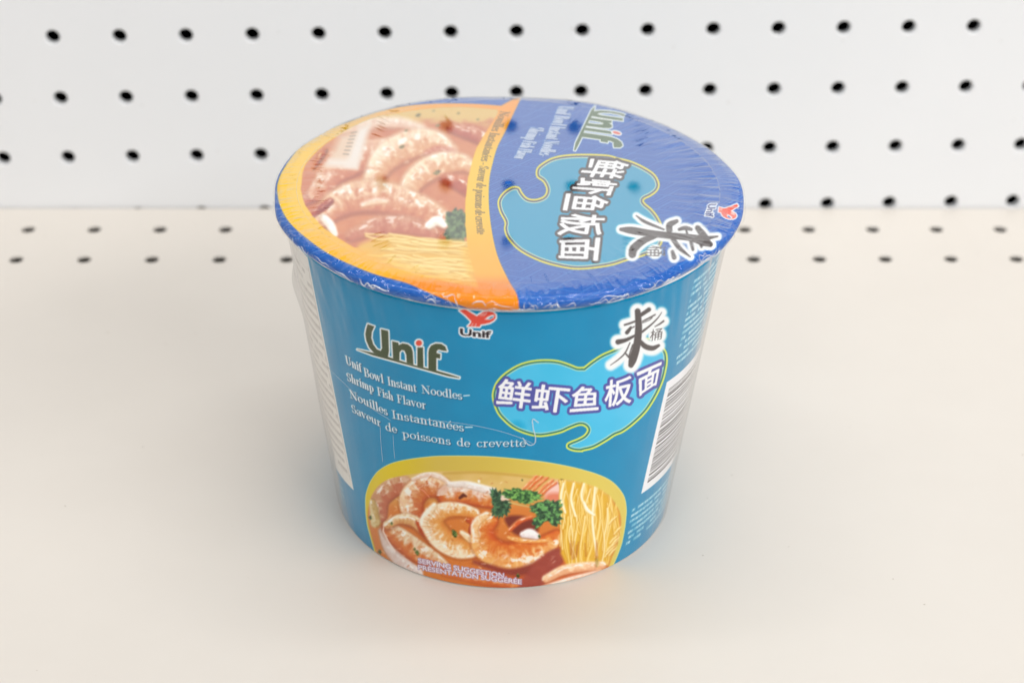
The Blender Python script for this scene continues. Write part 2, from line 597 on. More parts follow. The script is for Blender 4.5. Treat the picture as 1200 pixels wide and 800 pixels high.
# shared artwork --------------------------------------------------- brand wordmark, traced in its own units
WM = dict(
    U=[(232, 148), (290, 168), (268, 215), (263, 268), (280, 325), (312, 368), (345, 383), (358, 362), (354, 290), (349, 192), (412, 207), (416, 300), (418, 385), (408, 445), (350, 436), (290, 404), (245, 352), (220, 292), (211, 235), (220, 185)],
    n=[(447, 298), (500, 310), (505, 332), (540, 316), (585, 325), (615, 350), (628, 390), (634, 506), (575, 488), (570, 415), (555, 380), (530, 375), (512, 395), (510, 468), (455, 456)],
    i=[(668, 352), (718, 352), (722, 532), (668, 517)],
    f=[(765, 545), (765, 400), (770, 365), (790, 335), (830, 318), (880, 322), (915, 345), (928, 385), (880, 378), (855, 370), (838, 385), (838, 402), (870, 410), (868, 452), (835, 445), (835, 562)],
    s=[(140, 370), (200, 383), (290, 402), (420, 438), (640, 507), (840, 557), (950, 588), (1038, 615), (1036, 622), (940, 605), (740, 549), (440, 466), (280, 422)])
WM_DOT = [(682 + 29 * math.cos(a), 314 + 27 * math.sin(a)) for a in np.linspace(0, 2 * math.pi, 20, endpoint=False)]
BIRD = [(245, 182), (335, 167), (420, 215), (520, 275), (560, 240), (620, 207), (700, 195), (770, 210), (810, 250), (812, 300), (780, 340), (720, 375), (640, 395), (580, 402), (560, 438), (375, 430), (420, 385), (430, 350), (340, 260)]


def wordmark(sh, f, green, white, red, edge, cls):
    polys = [f(np.array(p, float)) for p in WM.values()]
    dot = f(np.array(WM_DOT))
    allp = np.vstack(polys + [dot])
    sl = sh.win(allp, 4)
    d = np.full(sh.X[sl].shape, 1e9, np.float32)
    for p in polys:
        d = np.minimum(d, sh.sd_poly(p, sl))
    dd = sh.sd_poly(dot, sl)
    sh.comp(sl, sh.cov(np.minimum(d, dd) - edge), white, cls)
    sh.comp(sl, sh.cov(d), green)
    sh.comp(sl, sh.cov(dd + .2), red)


def emblem(sh, f, red, white, dark, hole, edge, cls):
    b = f(np.array(BIRD, float))
    tm = f(np.stack([250 + 505 * glyph('Unif', .035)[..., 0] + 0, 0 * glyph('Unif', .035)[..., 0]], -1) * 0 +
           np.stack([255 + 490 * glyph('Unif', .035)[..., 0], (575 + 45 * glyph('Unif', .035)[..., 0]) - 115 * glyph('Unif', .035)[..., 1]], -1))
    allp = np.vstack([b, tm.reshape(-1, 2)])
    sl = sh.win(allp, 4)
    db = sh.sd_poly(b, sl)
    m = sh.tris(tm, sl)
    sh.comp(sl, np.maximum(sh.cov(db - edge), sh.grow(m, edge)), white, cls)
    sh.comp(sl, sh.cov(db), red)
    # pale feathers, slit and claw gaps
    def P(*q): return f(np.array(q, float))
    sh.poly(P((640, 322), (690, 280), (760, 250), (795, 262), (775, 300), (720, 325)), white)
    sh.poly(P((690, 312), (730, 285), (782, 268), (762, 298), (725, 314)), hole)
    for a, c in (((560, 262), (590, 235)), ((592, 268), (625, 228)), ((625, 270), (668, 222)), ((435, 425), (455, 390)), ((490, 430), (505, 395))):
        q = P(a, c)
        sh.stroke([(q[0][0], q[0][1], .35), (q[1][0], q[1][1], .5)], white, alpha=.75)
    sh.comp(sl, sh.grow(m, .12), dark)


def badge(sh, contour, yellow, green, pale, fill, cls, w=1.0, e=(-1.0, 1.0, 3.2, 4.2)):
    p = spline(contour, True, 6)
    sl = sh.win(p, 4)
    d = sh.sd_poly(p, sl)
    sh.comp(sl, sh.cov(d - 1.0 * w), yellow, cls)
    sh.comp(sl, sh.cov(d + 1.0 * w), green)
    sh.comp(sl, sh.cov(d + 3.0 * w), pale)
    sh.comp(sl, sh.cov(d + 4.0 * w), fill)
    return sl, d


def hanzi(sh, items, white, outline, edge, bold, cls=None):
    T = [f(glyph(ch)) for ch, f in items]
    sl = sh.win(np.vstack(T).reshape(-1, 2), edge + 3)
    m = np.zeros(sh.X[sl].shape, bool)
    for t in T:
        m |= sh.tris(t, sl)
    sh.comp(sl, sh.grow(m, edge), outline, cls)
    sh.comp(sl, sh.grow(m, bold), white)


def brush(sh, strokes, f, rs, ink, glow, glow_w, extra=None, cls=None):
    S = []
    for s in strokes:
        p = spline(s, n=6) if len(s) > 2 else np.array(s, float)
        q = f(p[:, :2])
        S.append(np.c_[q, p[:, 2] * rs])
    T = f(extra) if extra is not None else None
    allp = np.vstack([s[:, :2] for s in S] + ([T.reshape(-1, 2)] if T is not None else []))
    sl = sh.win(allp, glow_w + 6)
    d = np.full(sh.X[sl].shape, 1e9, np.float32)
    for s in S:
        d = np.minimum(d, sh.sd_stroke(s, sl))
    g = d
    if T is not None:
        c = T.reshape(-1, 2)
        cen = c.mean(0)
        g = np.minimum(g, np.hypot(sh.X[sl] - cen[0], sh.Y[sl] - cen[1]) - 5)
    sh.comp(sl, 1 - sstep(glow_w * .45, glow_w, g), glow)
    if T is not None:
        sh.comp(sl, sh.grow(sh.tris(T, sl), .12), ink, cls)
    sh.comp(sl, sh.cov(d), ink, cls)


def A(*c):
    return np.array(c, np.float32)


def mixc(a, b, t):
    return a + (b - a) * t[..., None]


def shrimp(pale, mid, deep, seg=9., flip=1, seed=0, band=.55):
    """shading of a cooked prawn: pale back, orange bands across, deeper colour along the inner edge"""
    pale, mid, deep = A(*pale), A(*mid), A(*deep)

    def f(T, S, X, Y):
        n = fbm(X * .16, Y * .22, seed)
        n2 = fbm(X * .55, Y * .55, seed + 9)
        n3 = fbm(X * .09 + 5, Y * .12, seed + 4, 2)
        s = S * flip
        c = mixc(pale, mid, sstep(-.6, .5, s + (n - .5) * 2.2))
        k = .5 + .5 * np.cos(2 * math.pi * (T + 3.5 * S * S + (n3 - .5) * 12) / seg)      # shell rings
        c = mixc(c, mid * .55 + deep * .45, band * .8 * k * sstep(-.95, .1, s + (n - .5) * .6))
        c = mixc(c, pale * .5 + 127, band * .8 * sstep(.12, .0, k) * sstep(.6, -.3, s))
        c = mixc(c, deep, .6 * sstep(.4, 1.1, s + (n - .5) * .7))
        fib = fbm(T * .4 + 7, S * 1.6 + 3, seed + 30, 3)
        c = mixc(c, deep, .16 * sstep(.52, .72, fib))
        c = mixc(c, A(255, 249, 238), .2 * sstep(.5, .3, fib) * sstep(.7, -.5, s))
        hl = sstep(.56, .72, fbm(T * .16, S * 2.6, seed + 21)) * sstep(.25, -.35, s) * sstep(-1.0, -.7, s)
        c = mixc(c, A(255, 252, 246), .8 * hl)
        c = mixc(c, deep * .8, .45 * sstep(.7, 1, np.abs(S)) * (s > 0))
        return np.clip(c, 0, 255)
    return f


def noodle(base, light, dark):
    base, light, dark = A(*base), A(*light), A(*dark)

    def f(T, S, X, Y):
        c = mixc(base, light, sstep(.9, 0, np.abs(S + .25)))
        c = mixc(c, dark, .8 * sstep(.35, 1, S))
        return c
    return f


def blur(im, k):
    """half-tone softness of the printed picture"""
    for ax in (0, 1):
        for _ in range(2):
            im = sum(np.roll(im, d_, ax) for d_ in range(-k, k + 1)) / (2 * k + 1)
    return im


def punch(im, con, sat, mid):
    """contrast and saturation of a printed picture"""
    g = im.mean(-1, keepdims=True)
    im = g + (im - g) * sat
    return np.clip(mid + (im - mid) * con, 0, 255)


def leafmass(sh, pts, dark, light, seed, cls=None):
    """parsley: a serrated cluster"""
    p = spline(pts, True, 5)
    n = len(p)
    ce = p.mean(0)
    r = np.random.default_rng(seed)
    p = ce + (p - ce) * (1 + .10 * np.sin(np.arange(n) * 2.1 + seed)[:, None] + .06 * r.standard_normal((n, 1)))
    sl = sh.win(p, 3)
    X, Y = sh.X[sl], sh.Y[sl]
    n1 = fbm(X * .3, Y * .35, seed, 3)
    c = mixc(A(*dark), A(*light), sstep(.35, .72, n1))
    c = mixc(c, A(*dark) * .55, .6 * sstep(.55, .8, fbm(X * .45, Y * .5, seed + 5)))
    sh.comp(sl, sh.cov(sh.sd_poly(p, sl), .8), c)


# ================================================================== the side print
TEAL = A(0, 140, 188)
side = Sheet(325, 285, 865, 702, TEAL)
nz = fbm(side.X * .05, side.Y * .05, 3)
side.img += ((nz - .5) * 8)[..., None]

# --- food picture
outer = [(428, 600), (428, 582), (431, 570), (436, 560), (444, 550.5), (458, 542.5), (476, 538), (500, 534.8), (520, 533.6), (560, 533.8), (590, 535.5), (620, 538.5), (640, 541), (660, 544.5), (680, 549), (700, 555), (715, 562), (725, 571), (732, 582), (734.5, 596), (733.8, 608), (732.3, 620), (728.7, 637.5), (722.5, 654), (718, 664)]
outer = np.vstack([spline(outer, n=6), [(714, 705), (446, 705), (440, 650)], spline([(438, 644), (434, 630), (430, 615), (428, 600)], n=5)])
inner = [(430.5, 604), (431.5, 592), (435, 580), (442, 569.5), (452, 562), (466, 557.5), (480, 555), (500, 552.5), (520, 551.3), (560, 551.2), (590, 552.8), (625, 556), (650, 559.5), (670, 562), (690, 567), (705, 573.5), (716, 582), (724, 594), (728, 606), (727.5, 620), (724, 637), (717, 654), (712, 668)]
inner = np.vstack([spline(inner, n=6), [(708, 705), (449, 705), (442, 650)], spline([(440, 646), (436, 632), (432, 616), (430.5, 604)], n=5)])
sl = side.win(outer, 3)
d = side.sd_poly(outer, sl)
X, Y = side.X[sl], side.Y[sl]
yel = mixc(A(232, 205, 10), A(218, 190, 78), sstep(445, 520, X))
yel = mixc(yel, A(228, 205, 95), sstep(560, 700, X))
side.comp(sl, side.cov(d), A(238, 232, 140), 1)
side.comp(sl, side.cov(d + .9), yel)
bg_img = side.img.copy()
# broth
n1 = fbm(X * .06, Y * .12, 21)
broth = mixc(A(222, 186, 100), A(232, 198, 128), n1)
broth = mixc(broth, A(222, 134, 62), sstep(572, 600, Y))
broth = mixc(broth, A(206, 104, 56), sstep(615, 665, Y) * sstep(540, 600, X))
din = side.sd_poly(inner, sl)
food = np.clip(.5 - din / 2.2, 0, 1)
side.img[sl] = mixc(side.img[sl], broth, food)
side.tube([(520, 554.5, .8), (560, 553, 1.0), (600, 556, 1.0), (640, 561, .6)], lambda T, S, X, Y: np.broadcast_to(A(200, 158, 58), X.shape + (3,)), 2.0, .8)
SH = shrimp
# back row
side.tube([(446, 604, 8), (446, 586, 11), (458, 573, 12), (474, 567, 10)], SH((214, 160, 118), (204, 118, 84), (182, 96, 66), 12, 1, 31, .3))
side.tube([(484, 604, 12), (483, 584, 15), (497, 570, 14), (516, 571, 13), (528, 584, 10)], SH((244, 212, 170), (212, 126, 74), (200, 84, 44), 10, 1, 32), halo=.45)
side.tube([(484, 561, 2), (500, 555.5, 3), (515, 558, 3), (526, 566, 2)], SH((250, 238, 226), (240, 214, 196), (226, 180, 150), 8, 1, 33))
side.tube([(524, 580, 12), (545, 579, 12), (566, 583, 11), (588, 588, 9)], SH((238, 214, 196), (226, 140, 68), (196, 74, 38), 13, 1, 34, .4), halo=.45)
side.tube([(527, 567, 3), (545, 567, 4), (562, 571, 4.5), (578, 575, 4)], SH((250, 244, 240), (236, 224, 216), (220, 196, 180), 20, 1, 35, .1))
side.stroke([(474, 600, .5), (471, 588, .6), (464, 584, .4)], A(236, 190, 160), alpha=.7)
side.stroke([(489, 571, .5), (497, 575, .7), (503, 582, .5)], A(240, 160, 130), alpha=.8)
side.stroke([(539, 583, 1.6), (543, 580, 2.2), (546, 581, 1.2)], A(112, 54, 34), .9)
side.stroke([(561, 563, 1.3), (561.4, 564, 1.3)], A(252, 248, 235), .9)
# left front prawn with its pale fan
side.tube([(448, 622, 5), (455, 640, 7), (468, 656, 8), (488, 672, 8)], SH((238, 228, 224), (226, 208, 200), (214, 170, 146), 14, 1, 36, .2))
side.tube([(440, 612, 6), (438, 596, 5), (436, 588, 4)], SH((228, 210, 160), (208, 172, 104), (190, 150, 80), 6, 1, 37, .3))
side.tube([(455, 618, 8), (468, 630, 12), (488, 645, 13), (508, 656, 10), (520, 662, 6)], SH((236, 212, 176), (222, 136, 72), (204, 92, 48), 11, 1, 38), halo=.45)
side.tube([(454, 615, 5), (468, 608, 6), (484, 610, 7), (495, 620, 6), (506, 634, 4)], SH((244, 224, 186), (226, 180, 120), (206, 116, 62), 6, 1, 39), halo=.45)
side.stroke([(450, 614, .6), (449, 622, .8), (455, 634, .8), (463, 646, .5)], A(252, 236, 226), alpha=.9)
side.tube([(490, 612, 3), (498, 622, 6), (506, 632, 3)], SH((226, 130, 70), (206, 92, 48), (180, 66, 34), 9, 1, 40))
# centre prawn
side.tube([(556, 601, 6), (540, 597, 8), (520, 598, 10), (507, 610, 13), (516, 628, 14), (534, 640, 13), (552, 644, 9), (566, 641, 4)],
          SH((250, 232, 200), (236, 172, 94), (224, 128, 54), 6.5, -1, 41, .6), halo=.45)
side.tube([(509, 592, 3.5), (501, 602, 5), (496, 612, 4.5), (502, 622, 3)], SH((252, 244, 226), (246, 226, 194), (236, 196, 144), 4, -1, 42, .4))
side.tube([(541, 624, 3), (552, 632, 4.5), (564, 640, 4)], SH((250, 238, 210), (244, 220, 180), (232, 170, 100), 7, 1, 43, .3))
side.tube([(549, 609, 3), (556, 612, 5), (553, 622, 4)], SH((214, 110, 54), (196, 78, 40), (170, 58, 34), 9, 1, 44))
# right curled prawn
side.poly(spline([(592, 606), (612, 604), (630, 612), (628, 626), (608, 627), (598, 620)], True), A(136, 62, 48), 2)
side.tube([(574, 610, 10), (565, 622, 12), (570, 640, 16), (590, 650, 16), (614, 648, 16), (636, 640, 13), (652, 628, 8)],
          SH((244, 186, 112), (230, 134, 58), (212, 90, 44), 11, -1, 45, .5), halo=.45)
side.tube([(570, 603, 4), (560, 610, 5), (556, 620, 4.5), (560, 632, 3)], SH((252, 236, 212), (246, 206, 152), (232, 160, 90), 5, -1, 46, .4))
side.stroke([(574, 620, 3), (577, 626, 4)], A(218, 92, 42), 4, .8)
side.tube([(596, 630, 2), (608, 633, 3), (622, 634, 2.5), (640, 634, 2)], SH((250, 200, 120), (238, 160, 80), (222, 120, 60), 5, 1, 47))
side.tube([(613, 626, 4), (621, 625, 6), (629, 628, 4)], SH((250, 246, 246), (236, 226, 226), (206, 190, 190), 30, 1, 48, .1))
side.tube([(598, 620, 2.5), (610, 610, 3), (622, 606, 2)], SH((240, 150, 90), (226, 110, 56), (206, 84, 44), 30, 1, 49, .1))
# red feelers and pale piece behind the noodles
side.poly(spline([(640, 584), (641, 570), (652, 563), (661, 566), (660, 588)], True), A(246, 206, 196), 2)
side.poly(spline([(640, 580), (650, 577), (660, 580), (660, 596), (640, 592)], True), A(232, 138, 108), 3)
for k, (x, y) in enumerate([(613, 573), (618, 574), (624, 575), (630, 578), (634, 580)]):
    side.tube([(x, y, 1.6), (x + 9, y - 9, 2.0), (x + 17, y - 17 + .6 * k, 2.0)], SH((244, 168, 110), (232, 116, 62), (206, 78, 40), 40, 1, 50 + k, .1))
side.stroke([(656, 566, 1.4), (660, 567, 1.6)], A(84, 66, 56), 1)
side.stroke([(657.5, 562, 1), (659, 562, 1)], A(40, 46, 30), 1)
# dark shadow under the prawns, broth at the foot
side.tube([(556, 658, 2), (575, 664, 3), (600, 670, 4), (630, 664, 7), (652, 652, 9)], lambda T, S, X, Y: mixc(A(164, 74, 62), A(146, 70, 62), fbm(X * .1, Y * .1, 60)), 2.4, .9)
side.poly(spline([(628, 658), (645, 645), (661, 644), (657, 661), (646, 676), (628, 690), (606, 690)], True), mixc(A(160, 74, 66), A(186, 96, 78), fbm(side.X * .08, side.Y * .1, 61))[side.win(spline([(628, 658), (645, 645), (661, 644), (657, 661), (646, 676), (628, 690), (606, 690)], True), 2 + 2.)], 2.)
side.tube([(520, 672, 3), (560, 680, 4), (604, 686, 4)], SH((232, 150, 84), (216, 116, 62), (196, 92, 52), 18, 1, 62, .2), 2, .8)
# noodles
nr = np.random.default_rng(5)
side.poly([(656, 562), (690, 568), (712, 580), (726, 600), (726, 622), (716, 655), (708, 668), (664, 662), (657, 648), (659, 620)], A(232, 184, 62), 2.)
for k in range(64):
    x = nr.uniform(657, 727)
    top = 563 + max(0, (x - 690)) ** 1.6 * .06
    if k > 20:
        top = nr.uniform(top, 625)
    bot = min(nr.uniform(top + 25, top + 80), 664 - abs(x - 690) * .15)
    amp, fq, ph0, fan = nr.uniform(.8, 4.2), nr.uniform(.5, 1.1), nr.uniform(0, 6.3), (x - 690) * nr.uniform(-.25, .1)
    rr_ = nr.uniform(.9, 2.0)
    pts = [(x + amp * math.sin(ph0 + 6.28 * fq * t) + fan * t * t, top + (bot - top) * t, rr_ * (.85 + .3 * math.sin(ph0 + 3 * t))) for t in np.linspace(0, 1, 7)]
    tone = nr.uniform(0, 1)
    side.tube(pts, noodle((236 + 12 * tone, 186 + 26 * tone, 66 + 50 * tone), (252, 226 + 18 * tone, 140 + 70 * tone), (206, 140, 36)), 1.0, .88)
for (x, y0, y1) in ((660, 566, 600), (672, 566, 604), (697, 570, 650), (684, 566, 596)):
    side.tube([(x, y0, 1.9), (x - 3, (y0 + y1) / 2, 2.2), (x + 2, y1, 2.0)], noodle((248, 220, 140), (255, 247, 220), (220, 166, 70)), 1.0)
side.tube([(684, 588, 1.4), (688, 597, 2.6), (696, 603, 1.6)], noodle((252, 236, 190), (255, 252, 236), (236, 200, 120)), .8)
for k in range(9):
    x, y = nr.uniform(712, 724), nr.uniform(608, 650)
    side.tube([(x - 4, y + 3, 1.2), (x, y - 2, 1.6), (x + 5, y - 6, 1)], noodle((242, 204, 110), (255, 240, 190), (200, 130, 60)), .8, .8)
for k in range(8):
    x = nr.uniform(668, 706)
    side.stroke([(x, nr.uniform(632, 640), .5), (x + nr.uniform(-2, 2), nr.uniform(648, 656), .8)], A(186, 110, 44), 1, .6)
side.tube([(640, 678, 5), (660, 668, 6), (684, 664, 6), (706, 662, 5)], SH((252, 220, 180), (240, 184, 140), (220, 140, 100), 13, 1, 63, .3))
side.tube([(636, 690, 4), (662, 680, 3), (690, 672, 2), (704, 668, 1)], SH((254, 236, 220), (246, 210, 184), (228, 160, 124), 30, 1, 64, .1))
side.tube([(700, 656, 2), (700, 662, 2)], SH((200, 176, 90), (160, 140, 70), (120, 110, 60), 30, 1, 65, .1), 1.5, .6)
# wet glints and shell creases
gr = np.random.default_rng(31)
for k in range(150):
    x, y = gr.uniform(440, 650), gr.uniform(560, 665)
    if x > 600 and y < 625:
        continue
    a_ = gr.uniform(-.9, .9)
    ln = gr.uniform(.8, 4.5)
    side.stroke([(x, y, .25), (x + ln * math.cos(a_), y + ln * math.sin(a_), gr.uniform(.25, .7))],
                A(255, 244, 222) if k % 5 < 3 else A(200, 92, 36), 1.0, gr.uniform(.25, .75))
for cx_, cy_c, r0, r1, a0, a1 in ((522, 618, 15, 27, 150, 262), (578, 630, 12, 22, 130, 240), (502, 586, 9, 18, 170, 300)):
    for a in np.arange(a0, a1, 9.):
        q = math.radians(a + gr.uniform(-3, 3))
        side.stroke([(cx_ + r0 * math.cos(q), cy_c + r0 * .85 * math.sin(q), .5), (cx_ + r1 * math.cos(q), cy_c + r1 * .85 * math.sin(q), .2)], A(222, 136, 60), 1.2, gr.uniform(.3, .65))
# parsley
leafmass(side, [(575, 574), (580, 573), (587.5, 576), (587, 586), (596, 586), (598, 592), (597, 600), (590, 604), (583, 606), (577, 603), (576, 597), (578, 593), (576, 588)], (58, 92, 70), (92, 138, 96), 71)
leafmass(side, [(589, 575), (600, 572), (612, 573), (632, 577), (633, 584), (626, 587), (619, 590), (610, 589), (598, 584), (590, 582)], (64, 110, 66), (140, 196, 104), 72)
leafmass(side, [(620, 596), (630, 588), (646, 585), (657, 589), (658, 600), (657, 611), (649, 616), (640, 610), (630, 618), (624, 610), (628, 603)], (62, 96, 70), (122, 184, 108), 73)
side.stroke([(596, 588, .5), (608, 591, .6), (622, 594, .4)], A(206, 214, 150), .6, .8)
for x, y, r_ in ((533, 625, 3.2), (531, 622, 1.6), (489, 647, 2.4), (486, 643, 1.4), (445, 646, 2.0), (434, 606, 1.8), (607, 674, 2), (632, 628, 1.6), (459, 613, 1.5), (612, 562, .8)):
    leafmass(side, [(x - r_, y), (x, y - r_ * 1.2), (x + r_ * .9, y + r_ * .2), (x + r_ * .2, y + r_ * 1.4)], (70, 92, 44), (126, 156, 76), int(x))
# keep the food inside its window
sl = side.win(outer, 3)
lm = punch(blur(side.img[sl], 1), 1.14, .94, 182)
side.img = bg_img.copy()
side.img[sl] = mixc(bg_img[sl], lm, food)
side.img = np.clip(side.img, 0, 255)


def line_map(p0, p1, cap):
    """word between two baseline points, standing along the cup's generators"""
    (xa_, ya_), (xb_, yb_) = p0, p1

    def f(q):
        x = xa_ + (xb_ - xa_) * q[:, 0]
        y = ya_ + (yb_ - ya_) * q[:, 0]
        return np.stack([x + q[:, 1] * cap * .21 * (x - 598) / 235, y - q[:, 1] * cap], -1)
    return f


# serving suggestion caption
for txt, p0, p1 in (('SERVING SUGGESTION', (490.5, 659), (590.5, 676)), ('PRÉSENTATION SUGGÉRÉE', (490.5, 666.6), (611, 684))):
    g = glyph(txt)
    if 'É' in txt:
        g = g * np.array([1, 1.22])
    lm_ = line_map(p0, p1, 5.4)
    T = lm_(g.reshape(-1, 2)).reshape(g.shape)
    ctr = T.reshape(-1, 2)
    ctr[:, 1] += 1.4 * np.sin(np.clip((ctr[:, 0] - 490) / 121, 0, 1) * math.pi)
    sl = side.win(ctr, 3)
    m = side.tris(ctr.reshape(T.shape), sl)
    side.comp(sl, side.grow(m, 1.0) * .85, A(178, 158, 196))
    side.comp(sl, side.grow(m, .12) * .9, A(250, 248, 254), 11)

# --- four lines of lettering
WORDS = [('Unif', (405.5, 426), (424.5, 436.3), 10.2), ('Bowl', (427, 440.3), (450, 449), 10), ('Instant', (454.5, 450.8), (488.5, 459.5), 9.8),
         ('Noodles', (494, 460.2), (541.8, 468.2), 9.4),
         ('Shrimp', (407, 445.6), (438.4, 460), 9.8), ('Fish', (442.6, 462.6), (461.4, 469.4), 9.6), ('Flavor', (465.4, 471.2), (499.4, 479.3), 9.4),
         ('Nouilles', (410, 465.5), (454.6, 487), 9.8), ('Instantanées', (459.4, 489.6), (543.8, 505.4), 9.4),
         ('Saveur', (412.4, 482.2), (446.6, 500), 9.2), ('de', (452, 503.6), (465.8, 507.6), 9.2), ('poissons', (471.4, 512), (528.4, 521.2), 9),
         ('de', (535.4, 521.8), (551.2, 523.6), 9), ('crevette', (558.4, 523.4), (616.6, 523), 9)]
ENGLISH = ('Unif', 'Bowl', 'Instant', 'Noodles', 'Shrimp', 'Fish', 'Flavor')
for w, p0, p1, cap in WORDS:
    draw_serif(side, w, line_map(p0, p1, cap), cap, [(.7, .7, .25, A(16, 56, 92), .75), (0, 0, 0, A(246, 249, 252), 1)], 6 if w in ENGLISH else 9, 1.08)
for (a, b) in (((543.5, 463.6), (550, 463)), ((545.6, 500.4), (553.4, 500.2))):
    side.stroke([(a[0], a[1], .6), (b[0], b[1], .6)], A(246, 249, 252), cls=6)

# --- wordmark and emblem
wordmark(side, lambda p: np.asarray(p) * .13333 + (400, 360), A(74, 86, 58), A(246, 248, 248), A(232, 82, 62), 1.75, 3)
emblem(side, lambda p: np.asarray(p) * .075 + (520, 350), A(236, 78, 60), A(248, 250, 252), A(48, 38, 44), A(40, 140, 180), 1.6, 4)

# --- flavour badge
cA = lambda p: (570 + .1626 * p[0], 410 + .1626 * p[1])
cB = lambda p: (670 + .1626 * p[0], 400 + .1626 * p[1])
cont = [cA(p) for p in [(45, 340), (60, 260), (100, 200), (160, 150), (240, 105), (330, 80), (430, 72), (520, 80), (600, 105), (655, 126), (700, 126)]] + \
       [cB(p) for p in [(90, 186), (150, 140), (220, 95), (300, 60), (400, 15), (520, -20), (610, -5), (650, 36), (680, 80), (687, 140), (677, 210), (655, 290), (610, 390), (540, 500), (450, 590), (370, 650), (310, 676), (250, 715), (160, 765), (80, 786)]] + \
       [cA(p) for p in [(690, 729), (630, 725), (585, 706), (582, 678), (610, 660), (660, 640), (708, 612), (730, 575), (710, 547), (670, 540), (600, 565), (540, 592), (450, 613), (370, 620), (280, 600), (190, 560), (120, 500), (75, 440)]]
_c = spline(cont, True, 6)
sl = side.win(_c, 4)
Xw, Yw = side.X[sl], side.Y[sl]
fill = mixc(A(92, 204, 244), A(58, 190, 232), fbm(Xw * .02, Yw * .03, 80))
fill = mixc(fill, A(14, 172, 220), .9 * sstep(15, 3, np.hypot(Xw - 606, (Yw - 500) * 1.3)))
badge(side, cont, A(228, 236, 96), A(34, 118, 112), A(206, 242, 206), fill, 2)
sg = lambda *p: quad_map(*p)
hanzi(side, [('鲜', sg(cA((98, 206)), cA((334, 236)), cA((308, 424)), cA((66, 394)))),
             ('虾', sg(cA((352, 246)), cA((604, 268)), cA((574, 454)), cA((326, 430)))),
             ('鱼', sg(cB((14, 330)), cB((194, 322)), cB((190, 490)), cB((-14, 506)))),
             ('板', sg(cB((248, 288)), cB((436, 242)), cB((426, 438)), cB((236, 476)))),
             ('面', sg(cB((472, 226)), cB((646, 150)), cB((614, 306)), cB((482, 396))))],
      A(250, 250, 254), A(84, 88, 168), 3.9, .62, 2)
BR1 = [[(420, 130, 30), (430, 300, 36), (412, 480, 38), (372, 620, 42), (350, 690, 28)], [(440, 175, 22), (490, 145, 20), (538, 112, 22)],
       [(285, 272, 10), (340, 255, 10), (400, 232, 9)], [(308, 352, 20), (330, 325, 18), (350, 298, 12)], [(345, 310, 6), (385, 290, 6)],
       [(470, 235, 6), (530, 205, 8), (602, 166, 7)], [(470, 250, 5), (540, 222, 4), (570, 196, 6)],
       [(465, 345, 12), (560, 270, 8), (630, 200, 6), (670, 142, 3)], [(600, 290, 4), (650, 262, 8), (690, 232, 9)],
       [(215, 450, 27), (300, 428, 19), (390, 384, 12)], [(440, 440, 22), (500, 496, 27), (575, 514, 25), (640, 486, 14)],
       [(340, 458, 5), (290, 562, 7), (222, 630, 6), (138, 690, 3)], [(288, 562, 8), (330, 610, 10)], [(330, 606, 8), (345, 545, 6), (372, 480, 10)]]
fz = lambda p: np.asarray(p) * .1125 + (700, 350)
tong = glyph('桶')
tong_q = quad_map((556, 322), (682, 300), (668, 420), (545, 442))(tong)
brush(side, BR1, fz, .1125, A(92, 85, 84), A(250, 252, 253), 8.5, tong_q, 5)
side.img = np.clip(side.img, 0, 255)

# ================================================================== the lid print
BLUE, ORANGE, YELLOW = A(0, 76, 172), A(240, 136, 0), A(250, 196, 14)
lid_s = Sheet(300, 90, 895, 385, BLUE)
# woven diamond pattern, laid out on the lid plane
ZL = 106.5
dirs = (lid_s.X[..., None] - 600) * AR + (400 - lid_s.Y[..., None]) * AU + F_PX * AF
tt = (ZL - CAM[2]) / dirs[..., 2]
LX, LY = CAM[0] + tt * dirs[..., 0] - BX, CAM[1] + tt * dirs[..., 1] - BY
u, v = LX * .97 + LY * .25, LY * .97 - LX * .25
row = np.floor(v / 7.5)
cu, cv = ((u / 12.0 + .5 * (row % 2)) % 1 - .5) * 2, (v / 7.5 % 1 - .5) * 2
dm = np.abs(cu) + np.abs(cv)
dm = np.minimum(dm, 2 - dm)
pat = sstep(.0, .7, np.sin(dm * 2 * math.pi * 3.5))
lid_s.img[:] = mixc(lid_s.img, A(100, 150, 210), pat * .6)
lid_s.img += ((fbm(LX * .06 + 40, LY * .06 + 40, 90) - .5) * 10)[..., None]
base_lid = lid_s.img.copy()

yo = [(612, 105), (587, 124), (560, 122), (530, 121.3), (500, 122), (470, 125.2), (440, 132), (418, 139.5), (382, 153.5), (355, 169), (334, 195.5), (326, 213), (325, 226), (329, 243), (339.5, 261), (359, 279), (384.5, 297), (413, 311), (443, 322.5), (476, 331.5), (500, 342), (524, 352), (548, 361)]
ystrip_r = [(609, 366), (606, 346), (596, 328), (584, 302), (577, 274), (573, 240), (573.6, 210), (578, 189), (583, 172.5), (592, 154.5), (602.5, 132), (613, 110)]
yp = np.vstack([spline(yo[1:], n=6), [(548, 385), (609, 385)], spline(ystrip_r, n=6)])
sl = lid_s.win(yp, 3)
Xw, Yw = lid_s.X[sl], lid_s.Y[sl]
cy_ = mixc(A(252, 200, 8), A(248, 176, 18), sstep(230, 320, Yw))
cy_ = mixc(cy_, ORANGE, sstep(318, 336, Yw))
cy_ = mixc(cy_, A(250, 160, 30), sstep(190, 130, Yw) * sstep(330, 560, Xw))
dy_ = lid_s.sd_poly(yp, sl)
lid_s.comp(sl, lid_s.cov(dy_), cy_, 1)
after_y = lid_s.img.copy()
